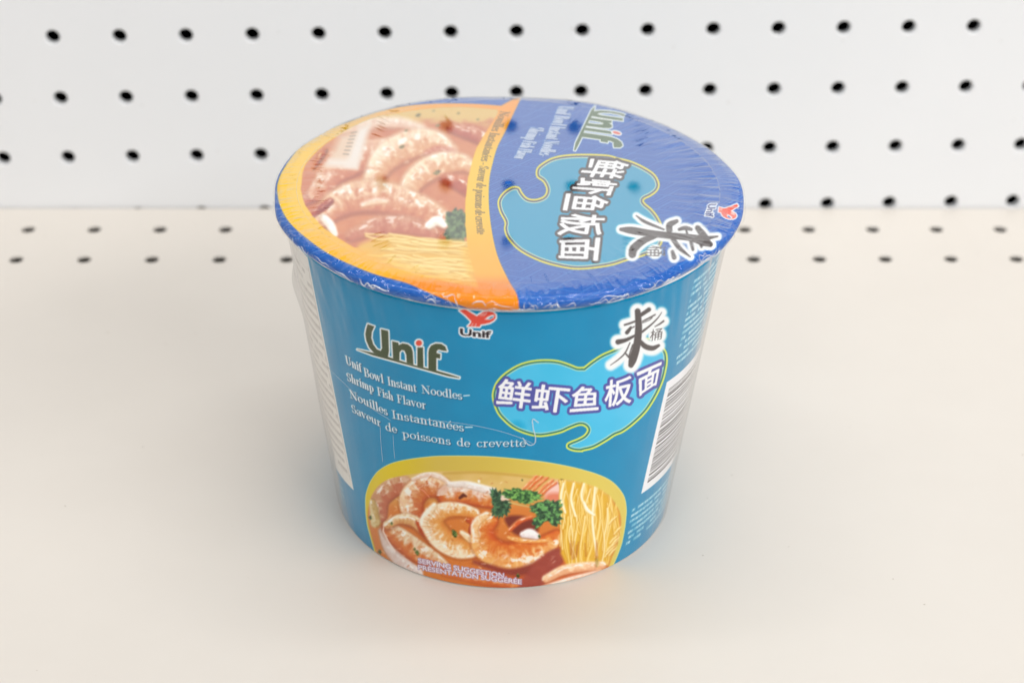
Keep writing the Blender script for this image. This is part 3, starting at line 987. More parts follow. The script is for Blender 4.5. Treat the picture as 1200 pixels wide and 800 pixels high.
# picture window on the lid
po = [(353, 215), (355, 200), (362, 187), (385, 166), (427, 142), (460, 133), (500, 127), (540, 125), (584, 128)]
ps = [(584, 133.5), (572, 151.5), (560, 171), (553, 192), (548, 213), (545.6, 240), (546, 270), (550, 296), (555, 316), (561, 337)]
pb = [(540, 334), (500, 325), (470, 316), (440, 304), (425, 296), (404, 284), (383, 270), (368, 255), (357.5, 240), (352, 222)]
pw = np.vstack([spline(po, n=6), spline(ps, n=6), spline(pb, n=6)])
sl = lid_s.win(pw, 3)
Xw, Yw = lid_s.X[sl], lid_s.Y[sl]
wsoft = np.clip(.5 - lid_s.sd_poly(pw, sl) / 2.0, 0, 1) * np.where(Yw > 290, sstep(0, -14, lid_s.sd_poly(pw, sl)) * .5 + .5, 1)
c = mixc(A(216, 128, 90), A(230, 156, 108), fbm(Xw * .05, Yw * .09, 100))
c = mixc(c, A(232, 196, 120), sstep(150, 136, Yw + (fbm(Xw * .08, Yw * .15, 101) - .5) * 16))
lid_s.img[sl] = mixc(lid_s.img[sl], c, wsoft)
L = lid_s
L.tube([(354, 238, 5), (370, 226, 9), (388, 214, 9)], SH((224, 158, 128), (210, 116, 88), (188, 88, 64), 13, 1, 110, .3), halo=.2)
L.tube([(372, 226, 11), (392, 202, 16), (424, 184, 18), (456, 174, 13)], SH((240, 194, 160), (226, 146, 106), (204, 106, 76), 15, 1, 111, .5), 2, halo=.2)
L.tube([(402, 152, 5), (430, 146, 7), (466, 144, 7), (494, 150, 5)], SH((246, 222, 200), (238, 200, 174), (224, 160, 130), 12, 1, 112, .3), 3)
L.tube([(530, 150, 6), (552, 156, 9), (570, 164, 8)], SH((222, 140, 104), (208, 110, 82), (186, 86, 64), 18, 1, 114, .4), 3, halo=.15)
L.tube([(438, 208, 12), (452, 186, 17), (480, 170, 18), (508, 166, 14), (528, 176, 8)], SH((250, 226, 192), (236, 180, 132), (220, 130, 88), 11, 1, 113, .6), 3, halo=.25)
L.tube([(500, 180, 3), (514, 177, 6), (530, 179, 5)], SH((218, 126, 98), (206, 104, 80), (186, 84, 64), 16, 1, 116, .3), 3)
L.tube([(474, 232, 10), (488, 209, 14), (514, 193, 15), (540, 191, 11), (552, 197, 7)], SH((250, 226, 190), (236, 180, 132), (220, 132, 88), 10, 1, 115, .6), 3, halo=.25)
L.tube([(522, 210, 6), (536, 214, 9), (548, 221, 9)], SH((224, 134, 94), (208, 104, 68), (184, 80, 54), 16, 1, 120, .3), 3)
L.tube([(374, 262, 9), (394, 240, 17), (426, 230, 20), (462, 234, 19), (498, 246, 15), (526, 262, 9)], SH((242, 202, 162), (228, 154, 112), (206, 112, 84), 14, 1, 117, .5), 3, halo=.25)
L.tube([(412, 276, 7), (444, 264, 11), (478, 264, 11), (506, 272, 8)], SH((226, 164, 130), (214, 130, 102), (194, 100, 82), 14, 1, 118, .4), 3, .8, .15)
nr = np.random.default_rng(23)
for k in range(46):                       # wet highlights and fibres in the printed food
    x, y = nr.uniform(372, 545), nr.uniform(150, 268)
    if (x - 470) ** 2 / 100 ** 2 + (y - 212) ** 2 / 62 ** 2 > 1:
        continue
    a_ = nr.uniform(-.6, .2)
    ln = nr.uniform(1.5, 6)
    L.stroke([(x, y, .4), (x + ln * math.cos(a_), y + ln * math.sin(a_), nr.uniform(.4, 1.1))], A(255, 246, 230) if k % 3 else A(196, 92, 60), 1.6, nr.uniform(.3, .7))
L.tube([(367, 252, 3), (378, 243, 4.5), (387, 236, 4)], SH((196, 84, 54), (180, 66, 44), (150, 50, 36), 20, 1, 121, .2))
L.tube([(380, 256, 5), (387, 264, 5.5), (392, 274, 4)], SH((254, 250, 244), (246, 232, 218), (230, 200, 176), 30, 1, 122, .1))
L.tube([(425, 240, 3), (440, 236, 4), (452, 236, 3)], SH((254, 246, 230), (250, 228, 196), (240, 190, 140), 6, 1, 123, .4), 2, .8)
leafmass(L, [(522, 252), (534, 246), (546, 250), (546, 282), (530, 284), (520, 276), (524, 266)], (96, 116, 88), (136, 160, 112), 130)
L.tube([(503, 264, 5), (512, 259, 6), (520, 264, 4)], SH((255, 252, 246), (246, 234, 220), (226, 196, 170), 30, 1, 124, .1))
for x, y, r_ in ((471, 172, 3), (512, 202, 4), (490, 135, 3), (513, 147, 2.4), (537, 133, 1.6), (476, 153, 1.8), (560, 140, 1.6), (508, 130, 1.4)):
    leafmass(L, [(x - r_, y + r_ * .3), (x, y - r_ * .5), (x + r_, y - r_ * .3), (x + r_ * .2, y + r_ * .7)], (122, 112, 62), (164, 152, 96), int(x) + 3)
L.tube([(367, 198, 1.5), (374, 186, 4), (381, 177, 3)], SH((226, 120, 20), (206, 96, 20), (120, 80, 20), 30, 1, 125, .1))
# noodles along the foot
nr = np.random.default_rng(8)
L.poly(spline([(420, 292), (440, 280), (470, 276), (510, 282), (547, 284), (556, 320), (560, 338), (520, 330), (470, 318)], True), A(240, 190, 84), 3)
for k in range(44):
    x0_, y0_ = nr.uniform(424, 500), nr.uniform(276, 326)
    ln = nr.uniform(50, 110)
    rr_ = nr.uniform(.8, 1.6)
    pts = [(x0_ + ln * j / 4, y0_ + nr.uniform(-3, 3) + 3 * j * (.5 + .3 * (y0_ - 276) / 50), rr_) for j in range(5)]
    L.tube(pts, noodle((244, 202, 104), (255, 238, 178), (204, 142, 50)), .8, .85)
lm = punch(blur(L.img[sl], 2), 1.32, .84, 204)
L.img = after_y.copy()
L.img[sl] = mixc(after_y[sl], lm, wsoft)
# pale four-sided patch over the picture, with a column of short marks
pale_patch = homog([(0, 0), (1, 0), (1, 1), (0, 1)], [(398, 158), (434, 146), (418, 197), (383, 194)])
L.poly(pale_patch(np.array([(0, 0), (1, 0), (1, 1), (0, 1)], float)), A(238, 206, 176), 6)
L.poly(pale_patch(np.array([(.7, 0), (1, 0), (1, 1), (.7, 1)], float)), A(246, 234, 222), 4)
L.poly(pale_patch(np.array([(0, .82), (1, .82), (1, 1), (0, 1)], float)), A(246, 232, 218), 4)
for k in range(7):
    a = pale_patch(np.array([(.5, .08 + k * .1), (.66, .1 + k * .1)], float))
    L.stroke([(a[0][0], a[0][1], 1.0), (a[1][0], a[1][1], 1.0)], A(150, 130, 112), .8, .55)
L.img = np.clip(L.img, 0, 255)

# strip lettering: runs down the strip, tops of the letters towards the blue
mid = spline([(587, 130), (577, 150), (567, 175), (561, 200), (557.5, 225), (557, 250), (559, 274)], n=12)
arc_l = np.r_[0, np.cumsum(np.hypot(*np.diff(mid, axis=0).T))]


def strip_map(q):
    s = q[:, 0] ** .93 * arc_l[-1]
    bx = np.interp(s, arc_l, mid[:, 0])
    by = np.interp(s, arc_l, mid[:, 1])
    return np.stack([bx + q[:, 1] * 11.0, by + q[:, 1] * 1.2], -1)


draw_serif(L, 'Nouilles Instantanées - Saveur de poissons de crevette', strip_map, 4.6, [(0, 0, 0, A(96, 74, 24), .95)], 9, 1.5)
for txt, bl, br, tr, tl in (('Unif Bowl Instant Noodles-', (655, 124), (630.5, 183), (648, 184.5), (673, 125.5)), ('Shrimp Fish Flavor', (622, 149), (602, 185.5), (617.5, 187), (638.5, 150.5))):
    qm = quad_map(tl, tr, br, bl)
    draw_serif(L, txt, qm, 5.2, [(.5, .5, .15, A(40, 70, 130), .6), (0, 0, 0, A(236, 238, 244), 1)], 6 if 'Bowl' in txt else 10, 1.3)
# wordmark, emblem, badge on the lid
wordmark(L, homog([(140, 372), (1038, 617), (232, 148), (928, 385)], [(697, 124.5), (673.8, 176.5), (732, 134), (719.5, 173)]), A(74, 104, 66), A(244, 248, 246), A(226, 90, 70), 1.3, 3)
lc = [(629.5, 207), (629.5, 198), (637, 191), (649, 185), (665.5, 182), (688, 181.3), (712, 182.4), (724, 185.6), (738, 189), (753, 195.5), (766.5, 204.5), (772, 215), (770, 223), (763, 229), (754.5, 233.5), (755, 238), (764, 246), (772, 257), (777, 272), (772, 290), (752, 300), (734, 305), (714, 311), (682, 315), (660, 313), (634, 306), (610, 294), (596, 280), (591.5, 269), (592, 260), (586, 248), (584, 236), (590, 226), (600, 219.5), (608, 220), (611.5, 226), (618, 232.6), (628, 234), (638, 230), (641, 222), (637, 213)]
badge(L, lc, A(240, 222, 62), A(66, 80, 116), A(232, 240, 196), A(4, 154, 194), 2)
g4 = lambda tl, tr, br, bl: quad_map(tr, br, bl, tl)     # turned a quarter clockwise: image corners in, glyph corners out
hanzi(L, [('鲜', g4((690, 186), (738, 190), (728, 210), (679, 206))), ('虾', g4((678, 208.5), (724, 212.5), (718, 229), (668, 226))),
          ('鱼', g4((664, 227), (714, 231), (709, 248.5), (660, 246))), ('板', g4((659, 251), (709, 252), (705, 276), (653, 275))),
          ('面', g4((656, 281), (703, 279), (700, 305), (655, 303)))], A(250, 250, 250), A(64, 56, 58), 3.7, .7, 2)
BR2 = [[(138, 294, 10), (200, 300, 21), (300, 316, 20), (420, 330, 19), (540, 342, 20), (620, 362, 28), (662, 382, 16)], [(645, 345, 12), (705, 335, 5)],
       [(588, 286, 16), (615, 320, 20), (640, 350, 18)], [(480, 294, 9), (515, 286, 12), (550, 294, 9)], [(520, 296, 6), (530, 330, 6)],
       [(228, 214, 3), (280, 250, 9), (390, 295, 5)], [(422, 300, 18), (424, 268, 18), (465, 246, 11)],
       [(205, 440, 22), (215, 405, 24), (270, 360, 20), (350, 332, 10)], [(440, 345, 14), (480, 402, 13), (545, 455, 4)], [(545, 350, 10), (560, 412, 9)],
       [(600, 370, 10), (610, 395, 8)], [(440, 425, 10), (450, 458, 14)]]
f8 = lambda p: np.asarray(p) * .2 + (700, 210)
brush(L, BR2, f8, .2, A(84, 76, 74), A(248, 250, 250), 5.5, quad_map((398, 388), (404, 452), (280, 450), (290, 390))(tong), 5)
emblem(L, homog([(215, 150), (830, 200), (760, 640), (230, 600)], [f8((832, 140)), f8((815, 236)), f8((618, 224)), f8((640, 140))]), A(236, 84, 60), A(248, 250, 252), A(40, 60, 130), BLUE, 1.2, 4)
L.img = np.clip(L.img, 0, 255)

# ================================================================== materials for the bowl
def print_mat(name, rough, spec, coat, coat_rough, coat_ior=1.5, bump=0.0):
    m, nt, b = new_mat(name)
    at = nt.nodes.new('ShaderNodeAttribute')
    at.attribute_name = 'print'
    nt.links.new(at.outputs['Color'], b.inputs['Base Color'])
    b.inputs['Roughness'].default_value = rough
    b.inputs['Specular IOR Level'].default_value = spec
    b.inputs['Coat Weight'].default_value = coat
    b.inputs['Coat Roughness'].default_value = coat_rough
    b.inputs['Coat IOR'].default_value = coat_ior
    return m


MAT_WALL = print_mat('printed_paper', 0.5, 0.06, 0.0, 0.1)
MAT_LID = print_mat('printed_foil', 0.5, 0.03, 0.6, 0.05, 1.33)
MAT_LIP, _nt, _b = new_mat('white_paper_board')
_b.inputs['Base Color'].default_value = (0.85, 0.85, 0.84, 1)
_b.inputs['Roughness'].default_value = 0.5


def film_mat(name, ior, k, k_top, rough, bump_scale, bump):
    m, nt, b = new_mat(name)
    nt.nodes.remove(b)
    out = nt.nodes['Material Output']
    fr = nt.nodes.new('ShaderNodeFresnel')
    fr.inputs['IOR'].default_value = ior
    mu = nt.nodes.new('ShaderNodeMath')
    mu.operation = 'MULTIPLY'
    mu.use_clamp = True
    tr = nt.nodes.new('ShaderNodeBsdfTransparent')
    gl = nt.nodes.new('ShaderNodeBsdfGlossy')
    gl.inputs['Roughness'].default_value = rough
    # doubled film on the flat top, single where it turns down
    gn = nt.nodes.new('ShaderNodeNewGeometry')
    sx_ = nt.nodes.new('ShaderNodeSeparateXYZ')
    mr = nt.nodes.new('ShaderNodeMapRange')
    mr.inputs['From Min'].default_value = 0.93
    mr.inputs['From Max'].default_value = 0.985
    mr.inputs['To Min'].default_value = k
    mr.inputs['To Max'].default_value = k_top
    nt.links.new(gn.outputs['Normal'], sx_.inputs[0])
    nt.links.new(sx_.outputs['Z'], mr.inputs['Value'])
    nt.links.new(mr.outputs['Result'], mu.inputs[1])
    mx = nt.nodes.new('ShaderNodeMixShader')
    n = noise_node(nt, bump_scale, 3, 0.55)
    bp = nt.nodes.new('ShaderNodeBump')
    bp.inputs['Strength'].default_value = bump
    bp.inputs['Distance'].default_value = 0.0006
    # a film a few hundredths of a millimetre thick: it mirrors on its outer face only
    ge = nt.nodes.new('ShaderNodeNewGeometry')
    inv = nt.nodes.new('ShaderNodeMath')
    inv.operation = 'SUBTRACT'
    inv.inputs[0].default_value = 1.0
    nt.links.new(ge.outputs['Backfacing'], inv.inputs[1])
    m2 = nt.nodes.new('ShaderNodeMath')
    m2.operation = 'MULTIPLY'
    nt.links.new(n.outputs['Fac'], bp.inputs['Height'])
    nt.links.new(bp.outputs['Normal'], gl.inputs['Normal'])
    nt.links.new(bp.outputs['Normal'], fr.inputs['Normal'])
    nt.links.new(fr.outputs['Fac'], mu.inputs[0])
    nt.links.new(mu.outputs[0], m2.inputs[0])
    nt.links.new(inv.outputs[0], m2.inputs[1])
    nt.links.new(m2.outputs[0], mx.inputs['Fac'])
    nt.links.new(tr.outputs['BSDF'], mx.inputs[1])
    nt.links.new(gl.outputs['BSDF'], mx.inputs[2])
    nt.links.new(mx.outputs['Shader'], out.inputs['Surface'])
    return m


MAT_FILM_SIDE = film_mat('clear_film_side', 1.26, 2.2, 2.2, 0.10, 60, 0.05)
MAT_FILM_TOP = film_mat('clear_film_top', 1.5, 1.0, 2.6, 0.035, 40, 0.015)
MAT_FILM_RIM = film_mat('clear_film_rim', 1.5, 0.75, 2.6, 0.03, 300, 0.05)
MAT_SEAM, _nt, _b = new_mat('film_seam')
_b.inputs['Base Color'].default_value = (0.75, 0.85, 0.9, 1)
_b.inputs['Roughness'].default_value = 0.15
_b.inputs['Alpha'].default_value = 0.38

# ================================================================== the bowl
bowl = bpy.data.objects.new('noodle_bowl', None)
bowl.empty_display_size = 0.05
col.objects.link(bowl)
bowl.location = (BX * MM, BY * MM, 0)
bowl['label'] = 'blue instant noodle bowl sealed in clear film on the cream shelf'
bowl['category'] = 'noodle bowl'

RB, RT, HW = 51.7, 64.2, 100.4
PHC = math.atan2(CAM[1] - BY, CAM[0] - BX)      # direction of the bowl's front


def wall_r(z):
    return RB + (RT - RB) * z / HW


def split_by_class(name_of, verts, faces, cols, fcls, mat, parent_root, root_cls=0, root_name='wall'):
    """one grid cut into the printed areas, each a mesh of its own; areas become children of the base sheet"""
    root = None
    for k in [root_cls] + [k for k in sorted(name_of) if k != root_cls]:
        fm = faces[fcls == k]
        if len(fm) == 0:
            continue
        used, invx = np.unique(fm.ravel(), return_inverse=True)
        o = mesh_obj(name_of[k], verts[used], invx.reshape(fm.shape), mat, parent_root if root is None else root, True, cols[used])
        if root is None:
            root = o
    return root


# --- cup wall
front = np.linspace(-88, 88, 1080)
back = np.linspace(88, 272, 62)[1:-1]
PH = np.r_[front, back]
ZZ = np.linspace(0.6, HW, 600)
ph, zz = np.meshgrid(PH, ZZ)
r_ = wall_r(zz)
th = PHC + np.radians(ph)
VW = np.stack([r_ * np.cos(th), r_ * np.sin(th), zz], -1).reshape(-1, 3)
px = project(VW + np.array([BX, BY, 0]))
ph_f, z_f = ph.ravel(), zz.ravel()
ph_w = np.where(ph_f > 180, ph_f - 360, ph_f)
fr_ok = np.abs(ph_w) < 86
cw = np.tile(TEAL, (len(VW), 1)).astype(np.float32)
cw[fr_ok] = side.sample(px[fr_ok, 0], px[fr_ok, 1])
kw = np.zeros(len(VW), np.uint8)
kw[fr_ok] = side.sample(px[fr_ok, 0], px[fr_ok, 1], side.cls)
arcmm = np.radians(ph_w) * 58.0


def micro_text(u, v, rows, pitch, size, seed):
    """rows of print too small to read: broken strokes of letter size"""
    k = np.floor(v / pitch)
    fv = v / pitch - k
    inband = sstep(.18, .26, fv) * sstep(.18 + size + .06, .18 + size, fv)
    r = np.random.default_rng(seed)
    off = r.random(64) * 40
    uu = u + off[(k.astype(int)) % 64]
    let = .6 + .4 * sstep(.30, .60, vnoise(uu * 3.4, k * 7.3 + fv * 2.2, seed))
    word = sstep(.20, .30, vnoise(uu * .5, k * 3.1, seed + 1))
    return inband * let * word * ((k >= 0) & (k < rows))


# left: white panel of small print
edge = -55.0 - 4.5 * (z_f - 21.3) / 76.5
inp = sstep(edge + .25, edge - .25, ph_w) * sstep(-150, -149, ph_w) * sstep(19.8, 20.1, z_f) * sstep(98.6, 98.3, z_f)
un = -(ph_w - edge) * 1.0
base_p = np.tile(A(244, 240, 232), (len(VW), 1))
tx = micro_text(un, z_f - 24, 21, 3.3, .42, 5) * sstep(1.2, 1.6, un) * .62
rule = sstep(.16, .05, np.abs(((z_f - 24) / 9.9) % 1 - .03) * 9.9) * sstep(1.2, 1.5, un) * .55
rule2 = sstep(.5, .2, np.abs(un - 1.1)) * .35 * (z_f > 23) * (z_f < 95)
base_p = base_p + (A(108, 98, 92) - base_p) * (.5 * np.clip(tx + rule + rule2, 0, 1))[:, None]
cw = cw + (base_p - cw) * inp[:, None]
kw[inp > .5] = 7
tx = micro_text(-arcmm - 66, z_f - 7.5, 3, 2.6, .5, 6) * sstep(-64, -66, ph_w) * (ph_w > -120) * .5
cw = cw + (A(220, 236, 244) - cw) * tx[:, None]
# right: bar code panel between two blocks of small print
ed = 48.0 + 2.2 * (z_f - 25.3) / 38
inp = sstep(ed - .25, ed + .25, ph_w) * sstep(112, 111, ph_w) * sstep(24.1, 24.4, z_f) * sstep(63.8, 63.5, z_f)
bars = np.zeros(len(VW), np.float32)
br_ = np.random.default_rng(3)
zc = 27.2
while zc < 60.5:
    w = br_.choice([.22, .22, .42, .62])
    bars = np.maximum(bars, sstep(w / 2 + .1, w / 2 - .05, np.abs(z_f - zc - w / 2)))
    zc += w + br_.choice([.3, .4, .62, .9])
bars *= sstep(ed + 2.0, ed + 2.3, ph_w) * sstep(78, 77.6, ph_w)
cb = A(248, 247, 250) + (A(52, 46, 50) - A(248, 247, 250)) * bars[:, None]
cw = cw + (cb - cw) * inp[:, None]
kw[inp > .5] = 8
e2 = 52.3 + 1.2 * (z_f - 68) / 28
tx = micro_text((ph_w - e2) * 1.05, z_f - 67.4, 14, 2.08, .52, 7) * sstep(e2 + .4, e2 + .9, ph_w) * (ph_w < 112)
cw = cw + (A(236, 246, 250) - cw) * (tx * .72)[:, None]
tx = micro_text((ph_w - 44.5) * 1.02, z_f - 5.6, 7, 2.15, .5, 8) * sstep(44.4, 44.9, ph_w) * (ph_w < 104)
cw = cw + (A(236, 246, 250) - cw) * (tx * .72)[:, None]

nH, nP = ph.shape
ii, jj = np.meshgrid(np.arange(nH - 1), np.arange(nP), indexing='ij')
j2 = (jj + 1) % nP
FW = np.stack([ii * nP + jj, ii * nP + j2, (ii + 1) * nP + j2, (ii + 1) * nP + jj], -1).reshape(-1, 4)
fcls = kw[FW[:, 0]]
wall = split_by_class({0: 'cup_wall', 1: 'food_picture', 2: 'flavour_badge', 3: 'brand_wordmark', 4: 'bird_emblem', 5: 'brush_lettering', 6: 'english_lettering', 7: 'nutrition_panel', 8: 'barcode_panel', 9: 'french_lettering', 11: 'caption'},
                      VW, FW, lin(np.clip(cw, 0, 255)), fcls, MAT_WALL, bowl)


def lathe(name, prof, mat, parent, n=180, cap=False, colors=None):
    th_ = np.arange(n) * 2 * math.pi / n
    V_ = [(r * math.cos(t), r * math.sin(t), z) for (r, z) in prof for t in th_]
    F_ = []
    for i in range(len(prof) - 1):
        for j in range(n):
            k = (j + 1) % n
            F_.append((i * n + j, i * n + k, (i + 1) * n + k, (i + 1) * n + j))
    if cap:
        F_.append(tuple(range(n))[::-1])
    return mesh_obj(name, V_, F_, mat, parent)


# white rolled lip and base ring
lip = [(RT + .2 + .42 * math.cos(a), HW + .25 + .42 * math.sin(a)) for a in np.linspace(-math.pi / 2, math.pi / 2, 9)]
lathe('lip', lip, MAT_LIP, bowl)
lathe('base', [(RB - 4, 1.2), (RB - 2.2, 0.0), (RB - 1.3, 0.0), (RB - .9, .12), (RB - .35, .5), (RB - .05, .62)], MAT_LIP, bowl, cap=True)

# --- lid: flat top, rounded shoulder, tucked skirt
knots = [(0.0, 106.3), (30, 106.4), (56, 106.5), (60.5, 106.45), (63.8, 106.25), (66.2, 105.8), (67.5, 105.0), (67.9, 104.1), (67.5, 102.9), (66.5, 101.9), (65.3, 101.05)]
kd = np.r_[0, np.cumsum(np.hypot(*np.diff(np.array(knots), axis=0).T))]
sp_r = np.interp


def prof_at(s):
    k = np.array(knots)
    p = np.stack([np.interp(s, kd, k[:, 0]), np.interp(s, kd, k[:, 1])], -1)
    return p


s_lin = np.r_[np.linspace(.4, 59.5, 230), np.linspace(59.7, kd[-1], 60)]
pr = prof_at(s_lin)
ker = np.ones(5) / 5
pr2 = pr.copy()
for a in (0, 1):
    pr2[232:-3, a] = np.convolve(pr[:, a], ker, 'same')[232:-3]
pr = pr2
NA = 1320
la = np.arange(NA) * 2 * math.pi / NA


def rim_wobble(t):
    """the sealed edge is not a true circle"""
    return (.35 * np.sin(3 * t + .6) + .25 * np.sin(5 * t + 2.1) + .18 * np.sin(11 * t + 1.0) + .12 * np.sin(19 * t))


PR_R, LA = np.meshgrid(pr[:, 0], la, indexing='ij')
PR_Z = np.repeat(pr[:, 1][:, None], NA, 1)
wob = sstep(60, 66.5, PR_R)
PR_R = PR_R + wob * rim_wobble(LA) * .8
PR_Z = PR_Z + wob * .25 * np.sin(7 * LA + .4)
VL = np.stack([PR_R * np.cos(LA), PR_R * np.sin(LA), PR_Z], -1).reshape(-1, 3)
px = project(VL + np.array([BX, BY, 0]))
cl = L.sample(px[:, 0], px[:, 1])
kl = L.sample(px[:, 0], px[:, 1], L.cls)
# the skirt at the back, out of sight, carries on in plain blue
hid = (VL[:, 1] > 0) & (VL[:, 2] < 104.6) & (np.hypot(VL[:, 0], VL[:, 1]) > 63)
cl[hid] = BLUE
n0, n1_ = PR_R.shape
ii, jj = np.meshgrid(np.arange(n0 - 1), np.arange(n1_), indexing='ij')
j2 = (jj + 1) % n1_
FL = np.stack([ii * n1_ + jj, (ii + 1) * n1_ + jj, (ii + 1) * n1_ + j2, ii * n1_ + j2], -1).reshape(-1, 4)
lid = split_by_class({0: 'lid', 1: 'food_picture', 2: 'flavour_badge', 3: 'brand_wordmark', 4: 'bird_emblem', 5: 'brush_lettering', 6: 'product_lettering', 9: 'strip_lettering', 10: 'flavour_lettering'},
                     VL, FL, lin(cl), kl[FL[:, 0]], MAT_LID, bowl)
# centre of the lid
cap_c = L.sample(*project(np.array([[BX, BY, 106.3]])).T)
n_ = 48
Vc = [(0, 0, 106.3)] + [(.401 * math.cos(a), .401 * math.sin(a), 106.3) for a in np.arange(n_) * 2 * math.pi / n_]
mesh_obj('lid_centre', Vc, [(0, 1 + i, 1 + (i + 1) % n_) for i in range(n_)], MAT_LID, lid, True, np.repeat(lin(cap_c), n_ + 1, 0))

# --- shrink film: top sheet, gathered rim, side sleeve


def film(name, rs, zs, disp, mat, parent, flip=False, NF=900):
    fa = np.arange(NF) * 2 * math.pi / NF
    R_, A_ = np.meshgrid(rs, fa, indexing='ij')
    Z_ = np.repeat(np.asarray(zs)[:, None], NF, 1)
    dr, dz = disp(R_, A_, Z_)
    R_, Z_ = R_ + dr, Z_ + dz
    V_ = np.stack([R_ * np.cos(A_), R_ * np.sin(A_), Z_], -1).reshape(-1, 3)
    m_, n__ = R_.shape
    a, b = np.meshgrid(np.arange(m_ - 1), np.arange(n__), indexing='ij')
    b2 = (b + 1) % n__
    F_ = np.stack([a * n__ + b, (a + 1) * n__ + b, (a + 1) * n__ + b2, a * n__ + b2], -1).reshape(-1, 4)
    return mesh_obj(name, V_, F_[:, ::-1] if flip else F_, mat, parent)


Q = 64 / (2 * math.pi)            # makes the noise close on itself round the bowl


def ridge(a, b, seed):
    return 1 - np.abs(2 * vnoise(a, b, seed) - 1)


def top_disp(R_, A_, Z_):
    g = sstep(44, 61, R_)
    east = .22 + .78 * np.clip(np.cos(A_ + .2), 0, 1) ** 2
    n = vnoise(A_ * 3 * Q, R_ * .08, 201) - .5 + .5 * (ridge(A_ * 6 * Q, R_ * .12, 202) - .5)
    flat = .05 * (vnoise(R_ * np.cos(A_) * .06 + 20, R_ * np.sin(A_) * .06 + 20, 203) - .5)
    return 0 * R_, n * .42 * g * east + flat


shrink = film('shrink_film', np.linspace(1, 61, 90), 106.85 + 0 * np.linspace(1, 61, 90), top_disp, MAT_FILM_TOP, bowl)


def rim_disp(R_, A_, Z_):
    w = sstep(60, 66.5, R_)
    k = Z_ * .55
    warp = 1.6 * vnoise(A_ * 1 * Q, k * .8, 214)
    n = (ridge(A_ * 1.0 * Q * 2 + warp, k + warp, 211) ** 3) * 1.0 + (ridge(A_ * 4 * Q - warp, k * 1.6 + warp, 212) ** 4) * .5 + (vnoise(A_ * 2 * Q, k * .6, 213) - .5) * .6
    front = .25 + .75 * sstep(.15, -.25, np.sin(A_))
    n = (n - .2) * front
    return rim_wobble(A_) * .8 * w + n * .6 * sstep(62.5, 66, R_), .25 * np.sin(7 * A_ + .4) * w + n * .3 * sstep(60.5, 64, R_)


ks = np.array(knots)[3:]
tl_ = np.linspace(0, 1, 48)
kk = np.r_[0, np.cumsum(np.hypot(*np.diff(ks, axis=0).T))]
rr_ = np.interp(tl_ * kk[-1], kk, ks[:, 0]) + .28
zr_ = np.interp(tl_ * kk[-1], kk, ks[:, 1]) + .35 * (1 - tl_)
film('film_rim', rr_, zr_, rim_disp, MAT_FILM_RIM, shrink, False, 2000)


def side_disp(R_, A_, Z_):
    n = (vnoise(A_ * Q, Z_ * .05, 221) - .5) * .28 + (vnoise(A_ * 4 * Q, Z_ * .035 + 9, 222) - .5) * .05
    up = sstep(70, 98, Z_)
    n2 = (vnoise(A_ * 3 * Q + Z_ * .08, Z_ * .12, 223) - .5) * .3 * up
    # loose pocket of film on the far left of the cup
    da = (A_ - (PHC + math.radians(-86)) + math.pi) % (2 * math.pi) - math.pi
    pk = 1.7 * np.exp(-(da / .16) ** 2 - ((Z_ - 76) / 5.0) ** 2)
    return np.maximum(n + n2, -.2) + pk, 0 * Z_


zs = np.linspace(1.0, 99.6, 90)
film('film_sleeve', wall_r(zs) + .45, zs, side_disp, MAT_FILM_SIDE, shrink, True)


# weld line and the little vent scar in the film
def on_wall(p, off):
    """photograph pixel -> point on the cup wall (ray meets cone)"""
    d = (p[0] - 600) * AR + (400 - p[1]) * AU + F_PX * AF
    k = (RT - RB) / HW
    ox, oy = CAM[0] - BX, CAM[1] - BY
    R0 = RB + k * CAM[2]
    a = d[0] ** 2 + d[1] ** 2 - (k * d[2]) ** 2
    b = 2 * (ox * d[0] + oy * d[1] - R0 * k * d[2])
    c = ox * ox + oy * oy - R0 * R0
    t = (-b - math.sqrt(max(b * b - 4 * a * c, 0))) / 2 / a
    q = CAM + t * d
    th_ = math.atan2(q[1] - BY, q[0] - BX)
    r = wall_r(q[2]) + off
    return np.array([r * math.cos(th_), r * math.sin(th_), q[2]])


def cord(name, pts, rad, mat, parent, off=.62, n=6, squash=.5):
    p = spline([on_wall(q, off) for q in pts], n=8)
    V_, F_ = [], []
    for i, c in enumerate(p):
        tan = p[min(i + 1, len(p) - 1)] - p[max(i - 1, 0)]
        tan /= np.linalg.norm(tan)
        out = np.array([c[0], c[1], 0.])
        out /= np.linalg.norm(out)
        sd_ = np.cross(tan, out)
        rr = rad * (.35 if i in (0, len(p) - 1) else 1)
        for k in range(n):
            a = 2 * math.pi * k / n
            V_.append(c + sd_ * rr * math.cos(a) + out * rr * squash * math.sin(a))
    for i in range(len(p) - 1):
        for k in range(n):
            F_.append((i * n + k, i * n + (k + 1) % n, (i + 1) * n + (k + 1) % n, (i + 1) * n + k))
    return mesh_obj(name, V_, F_, mat, parent)


cord('weld_line', [(385, 428), (400, 443), (420, 462), (440, 479), (460, 491.5)], .08, MAT_SEAM, shrink)
cord('weld_line', [(478, 488), (496, 489.6), (544, 495), (580, 502), (606, 510), (624, 518)], .07, MAT_SEAM, shrink)
cord('vent_scar', [(631, 494), (624, 489.5), (624.5, 500), (627, 510), (626, 518), (619, 519.5), (612, 511)], .2, MAT_SEAM, shrink)
cord('crease', [(447, 497), (448, 516), (450, 540)], .09, MAT_SEAM, shrink)
cord('crease', [(462, 508), (463, 524), (464, 536)], .07, MAT_SEAM, shrink)


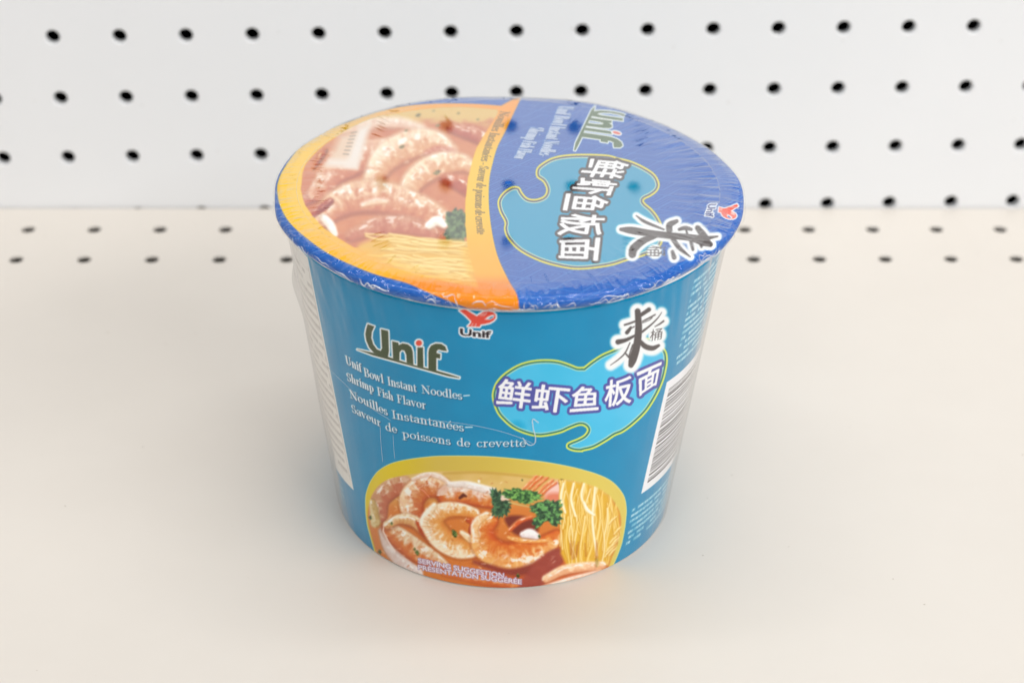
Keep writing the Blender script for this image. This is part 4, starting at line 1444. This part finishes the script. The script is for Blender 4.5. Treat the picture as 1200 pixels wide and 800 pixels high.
# folds of film gathered under the edge of the lid: short raised creases, glints painted in as white
MAT_FOLD_GLINT, _nt, _b = new_mat('film_fold_glint')
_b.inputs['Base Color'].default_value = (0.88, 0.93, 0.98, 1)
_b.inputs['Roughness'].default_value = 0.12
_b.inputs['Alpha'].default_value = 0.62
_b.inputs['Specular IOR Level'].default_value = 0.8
ka = np.array(knots)[4:]
kl_ = np.r_[0, np.cumsum(np.hypot(*np.diff(ka, axis=0).T))]


def on_rim(phi, t, off):
    """point on the lid's edge: phi degrees from the front, t 0 (shoulder) .. 1 (foot of the skirt)"""
    a = PHC + math.radians(phi)
    r = np.interp(t * kl_[-1], kl_, ka[:, 0]) + rim_wobble(a) * .8 * sstep(60, 66.5, np.interp(t * kl_[-1], kl_, ka[:, 0])) + off
    z = np.interp(t * kl_[-1], kl_, ka[:, 1]) + .25 * math.sin(7 * a + .4) + off * .5
    return np.array([r * math.cos(a), r * math.sin(a), z])


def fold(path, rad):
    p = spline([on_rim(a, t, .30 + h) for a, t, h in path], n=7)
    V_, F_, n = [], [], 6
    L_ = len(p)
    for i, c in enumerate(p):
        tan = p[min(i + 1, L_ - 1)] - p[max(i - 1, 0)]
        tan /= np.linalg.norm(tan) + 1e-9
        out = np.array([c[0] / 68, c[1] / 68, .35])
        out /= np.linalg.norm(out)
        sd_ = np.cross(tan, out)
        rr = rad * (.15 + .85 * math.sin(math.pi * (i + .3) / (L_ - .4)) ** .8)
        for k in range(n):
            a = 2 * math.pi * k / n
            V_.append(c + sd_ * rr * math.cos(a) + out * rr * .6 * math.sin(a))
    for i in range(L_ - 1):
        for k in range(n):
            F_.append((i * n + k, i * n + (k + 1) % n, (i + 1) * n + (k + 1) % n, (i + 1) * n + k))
    mesh_obj('film_fold_glint', V_, F_, MAT_FOLD_GLINT, shrink)


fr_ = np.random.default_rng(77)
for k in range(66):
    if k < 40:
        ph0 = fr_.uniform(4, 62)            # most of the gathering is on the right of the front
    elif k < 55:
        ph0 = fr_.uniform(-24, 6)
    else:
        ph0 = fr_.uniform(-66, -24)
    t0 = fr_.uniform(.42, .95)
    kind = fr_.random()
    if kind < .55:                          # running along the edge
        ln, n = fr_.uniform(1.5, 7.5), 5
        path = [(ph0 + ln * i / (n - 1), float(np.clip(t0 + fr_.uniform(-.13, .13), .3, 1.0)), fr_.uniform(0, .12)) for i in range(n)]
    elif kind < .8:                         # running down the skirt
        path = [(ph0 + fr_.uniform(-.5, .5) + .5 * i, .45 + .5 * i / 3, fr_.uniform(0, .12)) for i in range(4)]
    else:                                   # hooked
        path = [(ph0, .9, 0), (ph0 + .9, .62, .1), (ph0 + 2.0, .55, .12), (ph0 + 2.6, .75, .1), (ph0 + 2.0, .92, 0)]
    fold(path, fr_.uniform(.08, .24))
